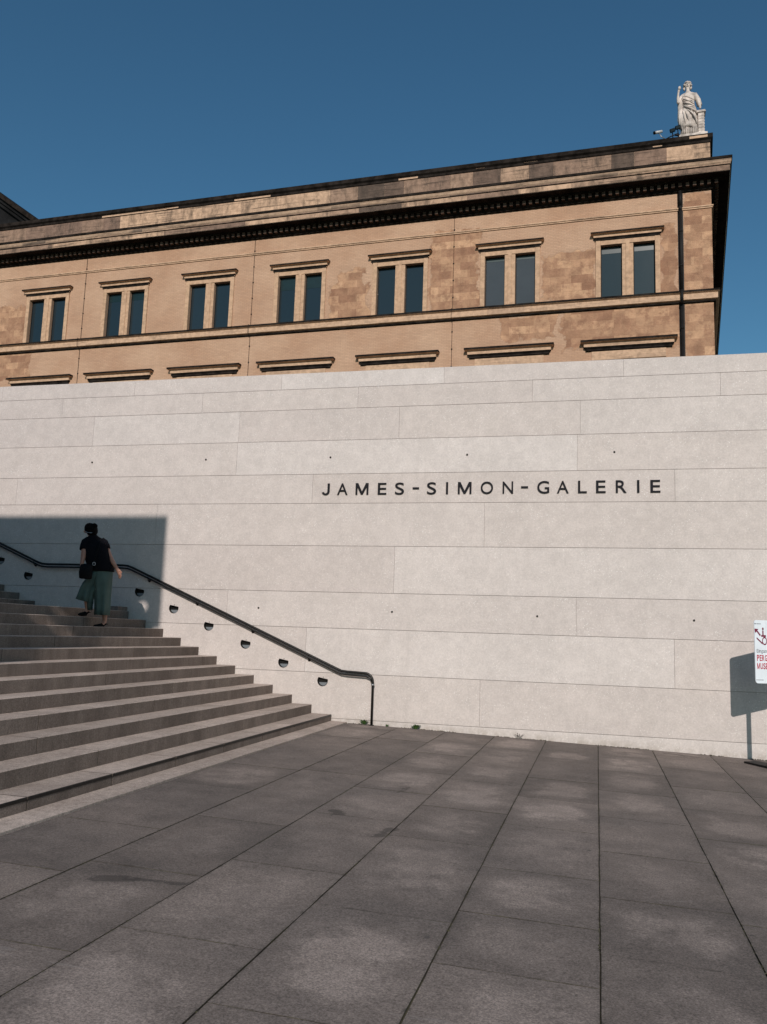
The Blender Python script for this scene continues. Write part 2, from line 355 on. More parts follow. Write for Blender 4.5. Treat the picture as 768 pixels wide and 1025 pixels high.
# ------------------------------------------------------------------ setting: ground, plaza
def gz(x):
    x=max(-9.0,min(10.0,x)); return -1.645-.027*x
g=MB()
xs=[-700,-9,-4.2,0,10,700]; ys=[-700,-30,0,14.5,80,700]
for i in range(len(xs)-1):
    for j in range(len(ys)-1):
        q=[(xs[i],ys[j]),(xs[i+1],ys[j]),(xs[i+1],ys[j+1]),(xs[i],ys[j+1])]
        g.quad(*[(x,y,gz(x)-.012) for x,y in q])
ground=g.build('ground',M['joint']); tag(ground,kind='structure')
cols_x=[-4.186,-3.285,-2.468,-1.645,-.812,.012,.842,1.70]
while cols_x[-1]<13: cols_x.append(cols_x[-1]+.84)
cross={0:[5.02,6.28,8.1,9.45,10.9,12.6],1:[3.91,5.30,6.85,7.88,9.55,11.2,12.9],2:[4.30,5.75,7.48,8.85,10.2,11.8,13.2],
 3:[3.65,5.10,6.98,8.3,9.9,11.3,13.0],4:[3.3,4.49,5.35,6.40,7.9,9.3,10.6,12.2,13.4],5:[3.2,4.97,6.03,7.3,8.7,10.2,11.8,13.3],6:[4.4,5.83,7.13,8.2,9.6,11.0,12.6]}
pv=MB()
for ci in range(len(cols_x)-1):
    x0,x1=cols_x[ci],cols_x[ci+1]
    ysn=list(cross.get(ci,[])) or [5+random.random()]
    while ysn[-1]<14.4: ysn.append(ysn[-1]+random.uniform(1.1,1.7))
    ysn=[y for y in ysn if y<14.1]+[14.494]
    while ysn[0]>-9: ysn.insert(0,ysn[0]-random.uniform(1.0,1.7))
    for a,b in zip(ysn[:-1],ysn[1:]):
        gx,gy=.0045,.0030
        A,B=x0+gx,x1-gx; C,Dd=a+gy,b-gy; r=random.random(); dz=random.uniform(-.0012,.0012)
        tl,tr=gz(A)+dz,gz(B)+dz
        n=6
        # slightly chipped edges
        def jit(): return random.uniform(-.0022,.0022)
        pts=[]
        for k in range(n): t=k/n; pts.append((A+(B-A)*t,C+jit()))
        for k in range(n): t=k/n; pts.append((B+jit(),C+(Dd-C)*t))
        for k in range(n): t=k/n; pts.append((B+(A-B)*t,Dd+jit()))
        for k in range(n): t=k/n; pts.append((A+jit(),Dd+(C-Dd)*t))
        top=[(x,y,gz(x)+dz) for x,y in pts]; bot=[(x,y,z-.02) for x,y,z in top]; m_=len(pts)
        uv=[((x-A)/(B-A),(y-C)/(Dd-C)) for x,y in pts]
        pv.add(top,[tuple(range(m_))],0,False,r,[uv])
        pv.add(top+bot,[(i,(i+1)%m_,m_+(i+1)%m_,m_+i) for i in range(m_)],1,False,r)
paving=pv.build('plaza_paving',[M['paving'],M['joint']],fix=False); tag(paving,kind='structure')

q=MB()
for X_ in cols_x[1:8]:
    for k in range(420):
        y=2.5+12*random.random()**1.6
        if noise.noise(V3((X_*3,y*1.4,0)))<-.02: continue
        s_=random.uniform(.002,.0075); x=X_+random.gauss(0,.0045); z=gz(x)-.002
        q.add([(x-s_,y-s_,z),(x+s_,y-s_*.6,z),(x+s_*.7,y+s_,z),(x-s_,y+s_*.8,z),(x,y,z+s_*.6)],[(0,1,4),(1,2,4),(2,3,4),(3,0,4)])
tag(q.build('joint_moss',simple('moss_crumbs',(.050,.045,.022),.95,var=.5,scale=20),fix=False),'dark moss and grit crumbs gathered in the long paving joints','moss',kind='stuff')

# ------------------------------------------------------------------ gallery wall
D=14.5
zs=[5.4,4.795]  # placeholder top replaced below
rows=[4.795,4.49,4.095,3.497,2.868,2.327,1.552,.722,.086,-.694,-1.470]
joints=[[-11.86,-8.83,-5.75,-2.65,.45,3.55,6.65],[-10.42,-7.35,-4.24,-1.085,1.99,5.1,8.2],[-9.67,-6.56,-3.45,-.27,2.83,5.9],[-6.57,-.32,5.95],
 [-11.3,-5.04,1.25,7.5],[-8.15,-1.883,4.4,10.6],[-9.72,-3.458,2.80,9.05],[-12.8,-6.59,-.334,5.9],[-11.3,-5.031,1.202,7.4],[-8.2,-1.911,4.35,10.6],[]]
XL,XR=-32,14.6
w=MB(); G=.0034
LT=[1.4,-1.0]
for ri in range(len(rows)):
    zt=rows[ri]; zb=rows[ri+1] if ri+1<len(rows) else None
    js=sorted(joints[ri])
    if js:
        st=6.25 if ri>=3 else 3.08
        while js[0]>XL+1: js.insert(0,js[0]-st)
        while js[-1]<XR-1: js.append(js[-1]+st)
    js=[j for j in js if XL<j<XR]
    ed=[XL]+js+[XR]
    for a,b in zip(ed[:-1],ed[1:]):
        r=random.random()
        if ri==4 and a<-2<b: r=.12
        if ri==5 and a<0<b: r=.25
        if ri==8 and a<-2<b: r=.85
        x0,x1=a+G,b-G; z1=zt-(G if ri else 0)
        if zb is None:
            vs=[(x0,D,gz(x0)-.05),(x1,D,gz(x1)-.05),(x1,D,z1),(x0,D,z1)]
            xsn=[x0,-9,10,x1]; 
            for p,q in zip(xsn[:-1],xsn[1:]): w.add([(p,D,gz(p)-.05),(q,D,gz(q)-.05),(q,D,z1),(p,D,z1)],[(0,1,2,3)],0,False,r)
            w.quad((x0,D,z1),(x1,D,z1),(x1,D+.012,z1),(x0,D+.012,z1))
        else:
            z0=zb+G; e=random.uniform(-.0008,.0008)
            w.box(x0+ (0 if a==XL else -.0014),D+e,z0,x1+(0 if b==XR else .0014),D+.018,z1,0,r)
w.box(XL,D+.0185,-1.9,XR,D+.9,rows[0]-.003,1,.5)
wall=w.build('gallery_wall',[M['gallery'],simple('joint_mortar',(.34,.275,.24),.95,var=.3,scale=6)])
tag(wall,'long pale cast stone wall in large flush blocks behind the plaza','wall')
# bolt heads set in the wall
for (x,z) in [(-5.968,.41),(-3.471,.403),(-.97,.395),(1.509,.396),(4.0,.395),(-12.1,3.17),(-9.639,3.168),(-7.2,3.180),(-4.72,3.178),(-2.206,3.18),(.29,3.178),(2.75,3.178)]:
    b=MB(); b.tube([(x,D+.02,z),(x,D-.012,z)],.017,12); b.tube([(x,D-.012,z),(x,D-.022,z)],.011,6)
    b.build('bolt',M['bolt'],wall)

# recessed step lights: half-moon openings cut as dark cups set in the wall face
LIGHTS=[(-11.522,1.228,'half moon step light highest at the left edge of the photo, in shade'),
(-10.85,.931,'half moon step light below the level rail left of the walking woman'),
(-8.396,.657,'half moon step light in the wall shadow just right of the walking woman'),
(-7.661,.36,'half moon step light uppermost of the sunlit ones, just outside the shadow edge'),
(-6.931,.064,'half moon step light second down from the shadow edge'),
(-6.185,-.237,'half moon step light third down from the shadow edge, above the middle steps'),
(-5.439,-.543,'half moon step light second up from the rail end'),
(-4.689,-.835,'half moon step light lowest of the row, beside the end of the handrail')]
# real pockets: cut the wall with one boolean cutter
cut=MB(); Rr=.098
def moon(x,z,r,y0,y1,mb,n=22,mi=0):
    pts=[]; a0=R(142); a1=R(377)           # flat lip on top tilting down to the right
    for k in range(n+1):
        a=a0+(a1-a0)*k/n; pts.append((x+r*math.cos(a),z+r*math.sin(a)))
    mb.prism(pts,'y',y0,y1,mi)
for (x,z,l) in LIGHTS: moon(x,z,Rr,D-.05,D+.075,cut)
cutter=cut.build('cutter',M['gallery'])
bm_=wall.modifiers.new('pockets','BOOLEAN'); bm_.operation='DIFFERENCE'; bm_.object=cutter; bm_.solver='EXACT'
dg=bpy.context.evaluated_depsgraph_get(); dg.update()
nm=bpy.data.meshes.new_from_object(wall.evaluated_get(dg)); wall.modifiers.clear(); wall.data=nm
bpy.data.objects.remove(cutter)
for (x,z,l) in LIGHTS:
    t=empty('step_light',(x,D+.07,z-.098)); tag(t,l,'step light','half moon lights recessed in the wall along the stairs')
    h=MB(); moon(0,.098,Rr-.002,-.004,-.001,h)                      # back plate
    # curved side lining
    n=22; a0=R(142); a1=R(377); vs=[];fs=[]
    for k in range(n+1):
        a=a0+(a1-a0)*k/n; cx,cz=(Rr-.0015)*math.cos(a),.098+(Rr-.0015)*math.sin(a)
        vs+=[(cx,-.072,cz),(cx,-.004,cz)]
    fs=[(2*k,2*k+1,2*k+3,2*k+2) for k in range(n)]+[(2*n,2*n+1,1,0)]
    h.add(vs,fs,0,True); h.build('housing',M['blackmetal'],t,fix=False)
    ln=MB(); pts=[]
    for k in range(15):
        a=R(196)+(R(344)-R(196))*k/14; pts.append((.078*math.cos(a),.098+.078*math.sin(a)-.008))
    ln.prism(pts,'y',-.034,-.006); ln.build('lens',M['lens'],t)
    sc=MB(); sc.tube([(.012,-.058,.160),(.012,-.080,.160)],.007,8); sc.build('screw',M['bolt'],t)

# lettering ---------------------------------------------------------------
def glyph(ch,bold=.0):
    cu=bpy.data.curves.new('g','FONT'); cu.body=ch; cu.size=1; cu.offset=bold; cu.extrude=.5; cu.resolution_u=8
    o=bpy.data.objects.new('g',cu); col.objects.link(o)
    dg=bpy.context.evaluated_depsgraph_get(); dg.update()
    me=bpy.data.meshes.new_from_object(o.evaluated_get(dg)); bpy.data.objects.remove(o); return me
gcache={}
def mesh_M():
    mb=MB(); st_=.14
    pts=[(0,0),(st_,0),(st_,.66),(.43,0.02),(.57,.02),(1-st_,.66),(1-st_,0),(1,0),(1,1),(1-.19,1),(.5,.26),(.19,1),(0,1)]
    me=bpy.data.meshes.new('m'); n=len(pts)
    bm=bmesh.new()
    tris=[[(0,0),(st_,0),(st_,1),(0,1)],[(1-st_,0),(1,0),(1,1),(1-st_,1)]]
    for poly in tris+[[(st_,.66),(.43,.02),(.5,.26),(.19,1),(st_,1)],[(.43,.02),(.57,.02),(.5,.26)],[(.57,.02),(1-st_,.66),(1-st_,1),(.81,1),(.5,.26)]]:
        a=[bm.verts.new((x,y,-.5)) for x,y in poly]; b=[bm.verts.new((x,y,.5)) for x,y in poly]
        bm.faces.new(a[::-1]); bm.faces.new(b)
        for i in range(len(poly)): k=(i+1)%len(poly); bm.faces.new((a[i],a[k],b[k],b[i]))
    bmesh.ops.remove_doubles(bm,verts=bm.verts,dist=1e-5)
    bm.to_mesh(me); bm.free(); return me
def mesh_J():
    me=bpy.data.meshes.new('j'); bm=bmesh.new(); w_=.27; n=12
    out=[(1,1),(1,.30)]+[(.5+.5*math.cos(-math.pi*k/n*.92),.30+.30*math.sin(-math.pi*k/n*.92)) for k in range(1,n+1)]
    inn=[(1-w_,1),(1-w_,.30)]+[(.5+(.5-w_)*math.cos(-math.pi*k/n*.92),.30+(.30-.145)*math.sin(-math.pi*k/n*.92)) for k in range(1,n+1)]
    for i in range(len(out)-1):
        poly=[inn[i],inn[i+1],out[i+1],out[i]]
        a=[bm.verts.new((x,y,-.5)) for x,y in poly]; b=[bm.verts.new((x,y,.5)) for x,y in poly]
        bm.faces.new(a[::-1]); bm.faces.new(b)
        for k in range(4): m_=(k+1)%4; bm.faces.new((a[k],a[m_],b[m_],b[k]))
    bmesh.ops.remove_doubles(bm,verts=bm.verts,dist=1e-5); bm.to_mesh(me); bm.free(); return me
def place_glyph(ch,name,x0,x1,z0,z1,y_back,y_front,mat,parent,mirror=False,bold=.002,T=None):
    if (ch,bold) not in gcache: gcache[(ch,bold)]=mesh_M() if ch=='M' else mesh_J() if ch=='J' else glyph(ch,bold)
    me=gcache[(ch,bold)].copy()
    xs=[v.co.x for v in me.vertices]; ysn=[v.co.y for v in me.vertices]; zz=[v.co.z for v in me.vertices]
    ax,bx=min(xs),max(xs); ay,by=min(ysn),max(ysn); az,bz=min(zz),max(zz)
    for v in me.vertices:
        X=x0+(v.co.x-ax)/(bx-ax)*(x1-x0); Z=z0+(v.co.y-ay)/(by-ay)*(z1-z0)
        Y=y_back+(v.co.z-az)/(bz-az)*(y_front-y_back)
        p=Vector((X,Y,Z)); v.co=(T@p) if T else p
    me.materials.clear(); me.materials.append(mat)
    o=bpy.data.objects.new(name,me); col.objects.link(o); o.parent=parent; return o
LET=[('J',-4.852,-4.708),('A',-4.561,-4.368),('M',-4.216,-3.978),('E',-3.802,-3.645),('S',-3.485,-3.322),('-',-3.165,-3.051),('S',-2.905,-2.742),('I',-2.566,-2.530),('M',-2.356,-2.117),('O',-1.955,-1.741),('N',-1.576,-1.396),('-',-1.260,-1.142),('G',-.985,-.785),('A',-.655,-.462),('L',-.305,-.162),('E',-.01,.146),('R',.311,.482),('I',.652,.689),('E',.864,1.021)]
lt=empty('wall_lettering',(-1.9,D,2.48)); tag(lt,'dark raised letters reading JAMES-SIMON-GALERIE on the pale stone wall','sign lettering')
z0,z1=2.480-2.48,2.690-2.48
for ch,a,b in LET:
    a+=1.9; b+=1.9
    if ch=='-':
        q=MB(); q.box(a,-.022,.093,b,-.002,.124); q.build('hyphen',M['letter'],lt); continue
    e=.003 if ch in 'SOGJ' else 0
    place_glyph(ch,'letter',a,b,z0-(e),z1+(e if ch!='J' else 0),-.002,-.022,M['letter'],lt)

# ------------------------------------------------------------------ staircase
st=empty('staircase',(-4.5,D,gz(-4.5))); tag(st,'wide flight of pale stone steps climbing left along the wall, with a landing','staircase')
T0=-gz(-4.5)
def lx(x): return x+4.5
YF=D-.006; YN=-3.0
def step(k,xr,xl,zt,zb,joints_y,dark=False):
    """one step: riser plane at xr, tread from xr back to xl, in slabs"""
    s=MB(); ys=[YN]+sorted(joints_y)+[YF]
    nos=.016
    for a,b in zip(ys[:-1],ys[1:]):
        r=random.random()*1.0; gp=.0075 if dark else .0055; a2,b2=a+gp,b-gp
        P=lambda x,y,z:(lx(x),y-D,z+T0)
        ch=.006
        # riser, chamfer, tread
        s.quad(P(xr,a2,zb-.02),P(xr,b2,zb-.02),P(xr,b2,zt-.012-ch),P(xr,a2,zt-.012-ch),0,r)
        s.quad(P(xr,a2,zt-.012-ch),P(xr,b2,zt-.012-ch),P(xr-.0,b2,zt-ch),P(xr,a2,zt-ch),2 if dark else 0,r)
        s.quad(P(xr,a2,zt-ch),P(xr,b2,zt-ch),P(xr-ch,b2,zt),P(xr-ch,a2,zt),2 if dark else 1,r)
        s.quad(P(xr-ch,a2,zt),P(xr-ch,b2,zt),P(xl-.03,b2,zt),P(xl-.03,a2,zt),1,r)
        for y in (a2,b2): s.quad(P(xr,y,zb-.02),P(xr,y,zt-ch),P(xl-.03,y,zt),P(xl-.03,y,zb-.02),0,r)
        if dark:
            s.box(lx(xr)+.0005,a2-D,zt-.030+T0,lx(xr)+.004,b2-D,zt-.012+T0,2,r)
    s.box(lx(xl)-.03,YN-D,zb-.02+T0,lx(xr)-.004,YF-D,zt-.008+T0,3,.5)   # core below the slabs
    return s.build('step',[M['riser'],M['tread'],M['blackmetal'],M['joint']],st,fix=False)
for k in range(12):
    xr=-4.498-.3715*k; zt=-1.402+.153*k; zb=zt-.153
    xl=xr-.3715 if k<11 else -10.64
    if k==0:
        jy=[6.26,7.52,8.80,10.05,11.33,12.62,5.0,3.7,2.4,1.1,-.2,-1.5]; zb=gz(-4.5)-.03
    else:
        jy=[]; y=YN+random.uniform(.5,2.5)
        while y<D-.5: jy.append(y); y+=random.choice((2.4,2.5,1.9,3.1))
    step(k,xr,xl,zt,zb,jy,dark=(k==0))
xr=-10.64; zt=.281
for k in range(14):
    zt+=.150; zb=zt-.150; jy=[]; y=YN+random.uniform(.5,2.5)
    while y<D-.5: jy.append(y); y+=2.5
    step(99,xr,xr-.362 if k<13 else xr-6,zt,zb,jy); xr-=.362
# flush border slab at the foot of the stairs
b=MB(); y=YN
bj=[-1.7,-.4,.9,2.2,3.5,4.8,6.0,7.3,8.6,9.9,11.2,12.5]
ys=[YN]+bj+[YF]
for a,c in zip(ys[:-1],ys[1:]):
    vs=[(lx(-4.496),a+.002-D,gz(-4.496)+.012+T0),(lx(-4.212),a+.002-D,gz(-4.2)+.012+T0),(lx(-4.212),c-.002-D,gz(-4.2)+.012+T0),(lx(-4.496),c-.002-D,gz(-4.496)+.012+T0)]
    lo=[(x,y_,z-.05) for x,y_,z in vs]
    r=random.random()
    b.add(vs+lo,[(0,1,2,3),(0,4,5,1),(1,5,6,2),(2,6,7,3),(3,7,4,0)],0,False,r)
b.build('border_slab',[M['tread']],st,fix=False)
# small upstand stones where the steps meet the wall, by the landing
u=MB(); u.box(lx(-9.1),-.34,.281+T0,lx(-8.62),-.006,.36+T0,0,.6); 
u.build('kerb_stone',[M['riser']],st,bevel=.006)

# ------------------------------------------------------------------ handrail
hr=empty('handrail',(-3.75,D-.075,gz(-3.75))); tag(hr,'black metal handrail following the stairs along the pale wall','handrail')
def HR(x,z,dy=0): return (x+3.75,dy,z-gz(-3.75))
path=[(-15.2,2.62),(-12.2,1.82),(-11.577,1.575),(-10.60,1.178),(-10.50,1.150),(-10.38,1.142),(-8.76,1.142),(-8.64,1.132),(-8.55,1.105),(-6.4,.215),(-4.40,-.618),(-4.33,-.645),(-4.24,-.655)]
path+=[(-3.90,-.668)]
# rounded bend down to the foot
for k in range(1,8):
    a=R(90)*k/7; path.append((-3.90+.145*math.sin(a),-.668-.145*(1-math.cos(a))))
path+=[(-3.755,gz(-3.75)-.01)]
r_=MB(); r_.tube([HR(x,z) for x,z in path],.021,14,flat=1.0); r_.build('rail',M['blackmetal'],hr)
fl=MB(); pp=[HR(x,z-.052) for x,z in path[:13]]+[HR(-3.88,-.722),HR(-3.80,-.752),HR(-3.768,-.82)]
fl.tube(pp,.009,8,flat=1.8); fl.build('lower_bar',M['blackmetal'],hr)
for (x,z) in [(-4.95,-.39),(-6.05,.07),(-7.18,.54),(-8.2,.955),(-9.5,1.142),(-10.7,1.22),(-11.9,1.70)]:
    q=MB(); q.tube([HR(x,z-.02),HR(x,z-.085,.012),HR(x,z-.095,.075)],.008,8); q.tube([HR(x,z-.095,.064),HR(x,z-.095,.0745)],.026,14)
    q.build('bracket',M['blackmetal'],hr)
q=MB(); q.tube([HR(-3.755,gz(-3.75)+.002),HR(-3.755,gz(-3.75)+.008)],.045,16); q.build('foot_plate',M['blackmetal'],hr)
q=MB(); q.tube([HR(-3.755,-.845),HR(-3.755,-.875)],.029,14); q.build('collar',M['steel'],hr)

# ------------------------------------------------------------------ museum (old facade above the wall)
phi=R(2.6); ZB=-1.9
mu=empty('museum_building',(42*math.sin(phi),42*math.cos(phi),ZB),-phi)
tag(mu,'old museum of warm sandstone and brick with sooty cornice and paired dark windows','building')
def zl(z): return z-ZB
CEN=[-40.55,-34.95,-29.40,-23.76,-18.11,-12.26,-6.30,-.385]
sd=(math.sin(R(3.49)),math.cos(R(3.49)))     # direction of the side wall
CX,LEFT,LEN=3.62,-62.0,46.0
def ring(o):   # plan polyline at outward offset o
    c=(CX+o*(1-sd[0])/sd[1],-o)
    e=(CX+sd[0]*LEN+o*sd[1],LEN*sd[1]-o*sd[0])
    return [(LEFT,-o),c,e]
def sweep(mb,prof,mis):
    for i in range(len(prof)-1):
        (o0,z0),(o1,z1)=prof[i],prof[i+1]; A=ring(o0); B=ring(o1)
        for k in range(2):
            mb.quad((*A[k],zl(z0)),(*A[k+1],zl(z0)),(*B[k+1],zl(z1)),(*B[k],zl(z1)),mis[i])
    for k in (0,2):
        mb.add([(*ring(o)[k],zl(z)) for o,z in prof],[tuple(range(len(prof)))],mis[0])
# wall with openings
W=MB(); ZT,ZBm=17.12,19.93
op=[]
for c in CEN:
    op+= [(c-1.30,c-.26,17.14,19.93),(c+.29,c+1.33,17.14,19.93)]
# front face as columns between openings
xsb=sorted(set([LEFT,CX]+[o[0] for o in op]+[o[1] for o in op]))
zsb=[ZB,17.14,19.93,25.0]
for a,c in zip(xsb[:-1],xsb[1:]):
    for p,q in zip(zsb[:-1],zsb[1:]):
        if p==17.14 and any(abs(a-o[0])<1e-6 for o in op): continue
        W.quad((a,0,zl(p)),(c,0,zl(p)),(c,0,zl(q)),(a,0,zl(q)))
for (a,c,p,q) in op:
    dp=.30
    W.quad((a,0,zl(p)),(a,dp,zl(p)),(a,dp,zl(q)),(a,0,zl(q)))
    W.quad((c,0,zl(p)),(c,0,zl(q)),(c,dp,zl(q)),(c,dp,zl(p)))
    W.quad((a,0,zl(q)),(a,dp,zl(q)),(c,dp,zl(q)),(c,0,zl(q)))
    W.quad((a,0,zl(p)),(c,0,zl(p)),(c,dp,zl(p)),(a,dp,zl(p)))
Rg=ring(0); sideE=Rg[2]
W.quad((CX,0,0),(sideE[0],sideE[1],0),(sideE[0],sideE[1],zl(25)),(CX,0,zl(25)))
W.quad((sideE[0],sideE[1],0),(LEFT,sideE[1],0),(LEFT,sideE[1],zl(25)),(sideE[0],sideE[1],zl(25)))
W.quad((LEFT,0,0),(LEFT,0,zl(25)),(LEFT,sideE[1],zl(25)),(LEFT,sideE[1],0))
W.build('wall',[M['facade']],mu,fix=False)
rf=MB(); rf.box(LEFT,.4,zl(24.2),CX-.4,LEN-.6,zl(24.5)); rf.build('roof',M['rooflead'],mu)
# parapet
p=MB(); sweep(p,[(.0,23.4),(.0,24.92),(-.9,24.92)],[0,0]); 
par=p.build('parapet',[M['parapet']],mu,fix=False)
def blocks(name,parent,o_,z0,z1,spec,wid,base_r,mat):
    mb=MB(); x=LEFT
    while x<CX+o_-.15:
        x2=min(x+random.uniform(*wid),CX+o_*.94)
        if CX+o_*.94-x2<.4: x2=CX+o_*.94
        c_=(x+x2)/2; r=random.uniform(*base_r)
        for a,b_,v in spec:
            if a<=c_<b_: r=v+random.uniform(-.1,.1)
        mb.box(x+.004,-o_-.006,zl(z0),x2-.006,-o_+.05,zl(z1),0,max(0,min(1,r))); x=x2
    y=.1
    return mb.build(name,[mat],parent,fix=False)
blocks('face_blocks',par,.0,23.55,24.86,[(-60,-30.2,.46),(-30.2,-16.6,.03),(-16.6,-14.6,.4),(-14.6,-12.4,.8),(-12.4,-8,.42),(-8,-6.3,.62),(-6.3,-4.9,.18),(-4.9,-3.9,.8),(-3.9,-1.3,.4),(-1.3,-.3,.85),(-.3,2.3,.5),(2.3,3.0,.08),(3.0,4,.45)],(1.1,1.7),(.0,.5),M['pblock'])
cp=MB(); sweep(cp,[(.012,24.84),(.05,24.86),(.05,24.98),(.14,25.06),(.14,25.27),(-.95,25.27),(-.95,24.92)],[0,0,0,0,0,0]); cp.build('coping',[M['soot'],M['band']],par,fix=False)
# scattered paler repair stones on the coping
for (a,c,z0,z1,mi) in [(-28.6,-26.2,24.90,24.97,1),(-5.6,-4.9,24.98,25.05,1),(-8.2,-7.7,24.98,25.05,1),(.9,1.35,24.93,25.02,1),(2.65,3.5,25.07,25.20,1),(-31.5,-27.0,24.87,24.97,1),(-22.5,-20.2,24.87,24.97,1),(-12.5,-11.4,24.87,24.97,1)]:
    q=MB(); q.box(a,-.152 if z0>25 else -.056,zl(z0),c,-.02,zl(z1)); q.build('coping_stone',M['band'],par)
# cornice
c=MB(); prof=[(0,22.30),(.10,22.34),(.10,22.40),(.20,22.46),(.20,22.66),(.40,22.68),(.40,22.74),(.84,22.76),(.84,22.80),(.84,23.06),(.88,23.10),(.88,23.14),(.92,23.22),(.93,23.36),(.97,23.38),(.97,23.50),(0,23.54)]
mis=[2,2,2,2,2,2,2,2,0,2,0,0,0,2,2,1]  # underside faces darkened for the soffit shade, top fillets for soot
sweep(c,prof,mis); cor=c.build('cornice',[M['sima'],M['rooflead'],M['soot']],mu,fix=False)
blocks('sima_blocks',cor,.841,22.81,23.05,[(-25,-22,.6),(-14.6,-11.5,.9),(-60,-33,.35),(.5,3.5,.35)],(1.6,3.2),(.0,.42),M['pblock'])
blocks('upper_sima_blocks',cor,.884,23.105,23.20,[(-25,-22,.5),(-14.6,-11.5,.7),(.5,3.5,.3)],(1.6,3.2),(.2,.75),M['pblock'])
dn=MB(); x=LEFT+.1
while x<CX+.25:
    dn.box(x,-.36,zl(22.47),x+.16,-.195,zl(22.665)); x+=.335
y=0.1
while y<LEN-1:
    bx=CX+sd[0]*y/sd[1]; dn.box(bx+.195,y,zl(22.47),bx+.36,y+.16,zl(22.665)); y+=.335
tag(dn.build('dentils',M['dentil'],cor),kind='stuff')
# string course, sill band
s_=MB(); sweep(s_,[(0,21.36),(.05,21.37),(.05,21.42),(.09,21.44),(.09,21.50),(0,21.51)],[0,0,0,0,0]); s_.build('string_course',[M['band']],mu,fix=False)
s_=MB(); sweep(s_,[(0,16.50),(.10,16.53),(.10,16.60),(.2,16.64),(.2,16.92),(.30,16.98),(.30,17.08),(0,17.12)],[1,1,0,0,0,1,1]); s_.build('sill_band',[M['band'],M['soot']],mu,fix=False)  # dark lower faces paint the shade beneath the band; top edge sooted
# windows
def hood(mb,xc,zc,hw,proj,h,mi=(0,1),bk=0):
    # zc = top z; a small cornice with returns
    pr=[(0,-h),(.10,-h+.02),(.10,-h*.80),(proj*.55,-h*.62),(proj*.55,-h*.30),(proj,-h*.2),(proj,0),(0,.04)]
    ms=[mi[1],mi[1],mi[1],mi[0],mi[0],mi[1],mi[1]]  # dark top is soot; dark bottom mixes painted shade and stain
    for i in range(len(pr)-1):
        (o0,z0),(o1,z1)=pr[i],pr[i+1]
        A=[(xc-hw-o0+.12,-bk),(xc-hw-o0+.12,-o0-bk),(xc+hw+o0-.12,-o0-bk),(xc+hw+o0-.12,-bk)]
        B=[(xc-hw-o1+.12,-bk),(xc-hw-o1+.12,-o1-bk),(xc+hw+o1-.12,-o1-bk),(xc+hw+o1-.12,-bk)]
        for k in range(3): mb.quad((*A[k],zl(zc+z0)),(*A[k+1],zl(zc+z0)),(*B[k+1],zl(zc+z1)),(*B[k],zl(zc+z1)),ms[i])
for i,cx in enumerate(CEN):
    f=MB(); o1,o2=.035,.075
    L,Rt=cx-1.30,cx+1.33; zb,zt=17.125,19.93
    # surround: jambs, mullion, lintel, each with an inner raised fillet
    for (a,b_) in ((L-.24,L-.001),(Rt+.001,Rt+.24)):
        f.box(a,-o2,zl(zb),b_,.02,zl(zt+.26))
    f.box(cx-.258,-.03,zl(zb),cx+.288,.28,zl(zt+.0))
    f.box(cx-.075,-.068,zl(zb),cx+.105,-.0305,zl(zt+.02))
    f.box(L+.0,-.06,zl(zt+.001),Rt-.0,.02,zl(zt+.26))
    f.box(L-.28,-.095,zl(zt+.261),Rt+.28,.02,zl(zt+.30))
    wn=f.build('window',[M['surround']],mu,bevel=.012)
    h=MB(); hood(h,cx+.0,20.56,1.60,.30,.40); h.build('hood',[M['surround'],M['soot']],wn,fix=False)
    for (a,b_) in ((cx-1.30,cx-.26),(cx+.29,cx+1.33)):
        q=MB(); q.box(a+.002,.22,zl(zb+.0),b_-.002,.26,zl(zt-.002)); g_=q.build('pane',[M['glassgrey'] if i==6 else M['glass']],wn)
        if i in (2,6,7,4):  # thin dark strips added for the shade across the pane tops
            q2=MB(); hb={2:.45,6:.16,7:.3,4:.7}[i]; q2.box(a+.05,.212,zl(zt-.07-hb),b_-.05,.2185,zl(zt-.071)); q2.build('blind',[M['blindteal'] if i==6 else M['blinddark']],wn)
        q=MB(); fr=.045
        for (p0,p1,r0,r1) in ((a+.003,a+fr,zb+.002,zt-.003),(b_-fr,b_-.003,zb+.002,zt-.003),(a+fr,b_-fr,zt-.07,zt-.003),(a+fr,b_-fr,zb+.002,zb+.06)):
            q.box(p0,.19,zl(r0),p1,.2195,zl(r1))
        q.build('sash',M['pipe'],wn)
    # crown of the storey below, only its hood clears the gallery wall
    h=MB(); hood(h,cx+.02,14.88,2.08,.34,.52); 
    h.box(cx-1.75,-.045,zl(13.9),cx+1.79,-.004,zl(14.34),0)
    # smaller windows of the storey under it
    lw=h.build('window_hood',[M['band'],M['soot']],mu,fix=False)
    q=MB(); q.box(cx-1.4,-.02,zl(9.8),cx-.25,-.003,zl(13.6)); q.box(cx+.28,-.02,zl(9.8),cx+1.43,-.003,zl(13.6)); q.build('lower_pane',M['glass'],mu)
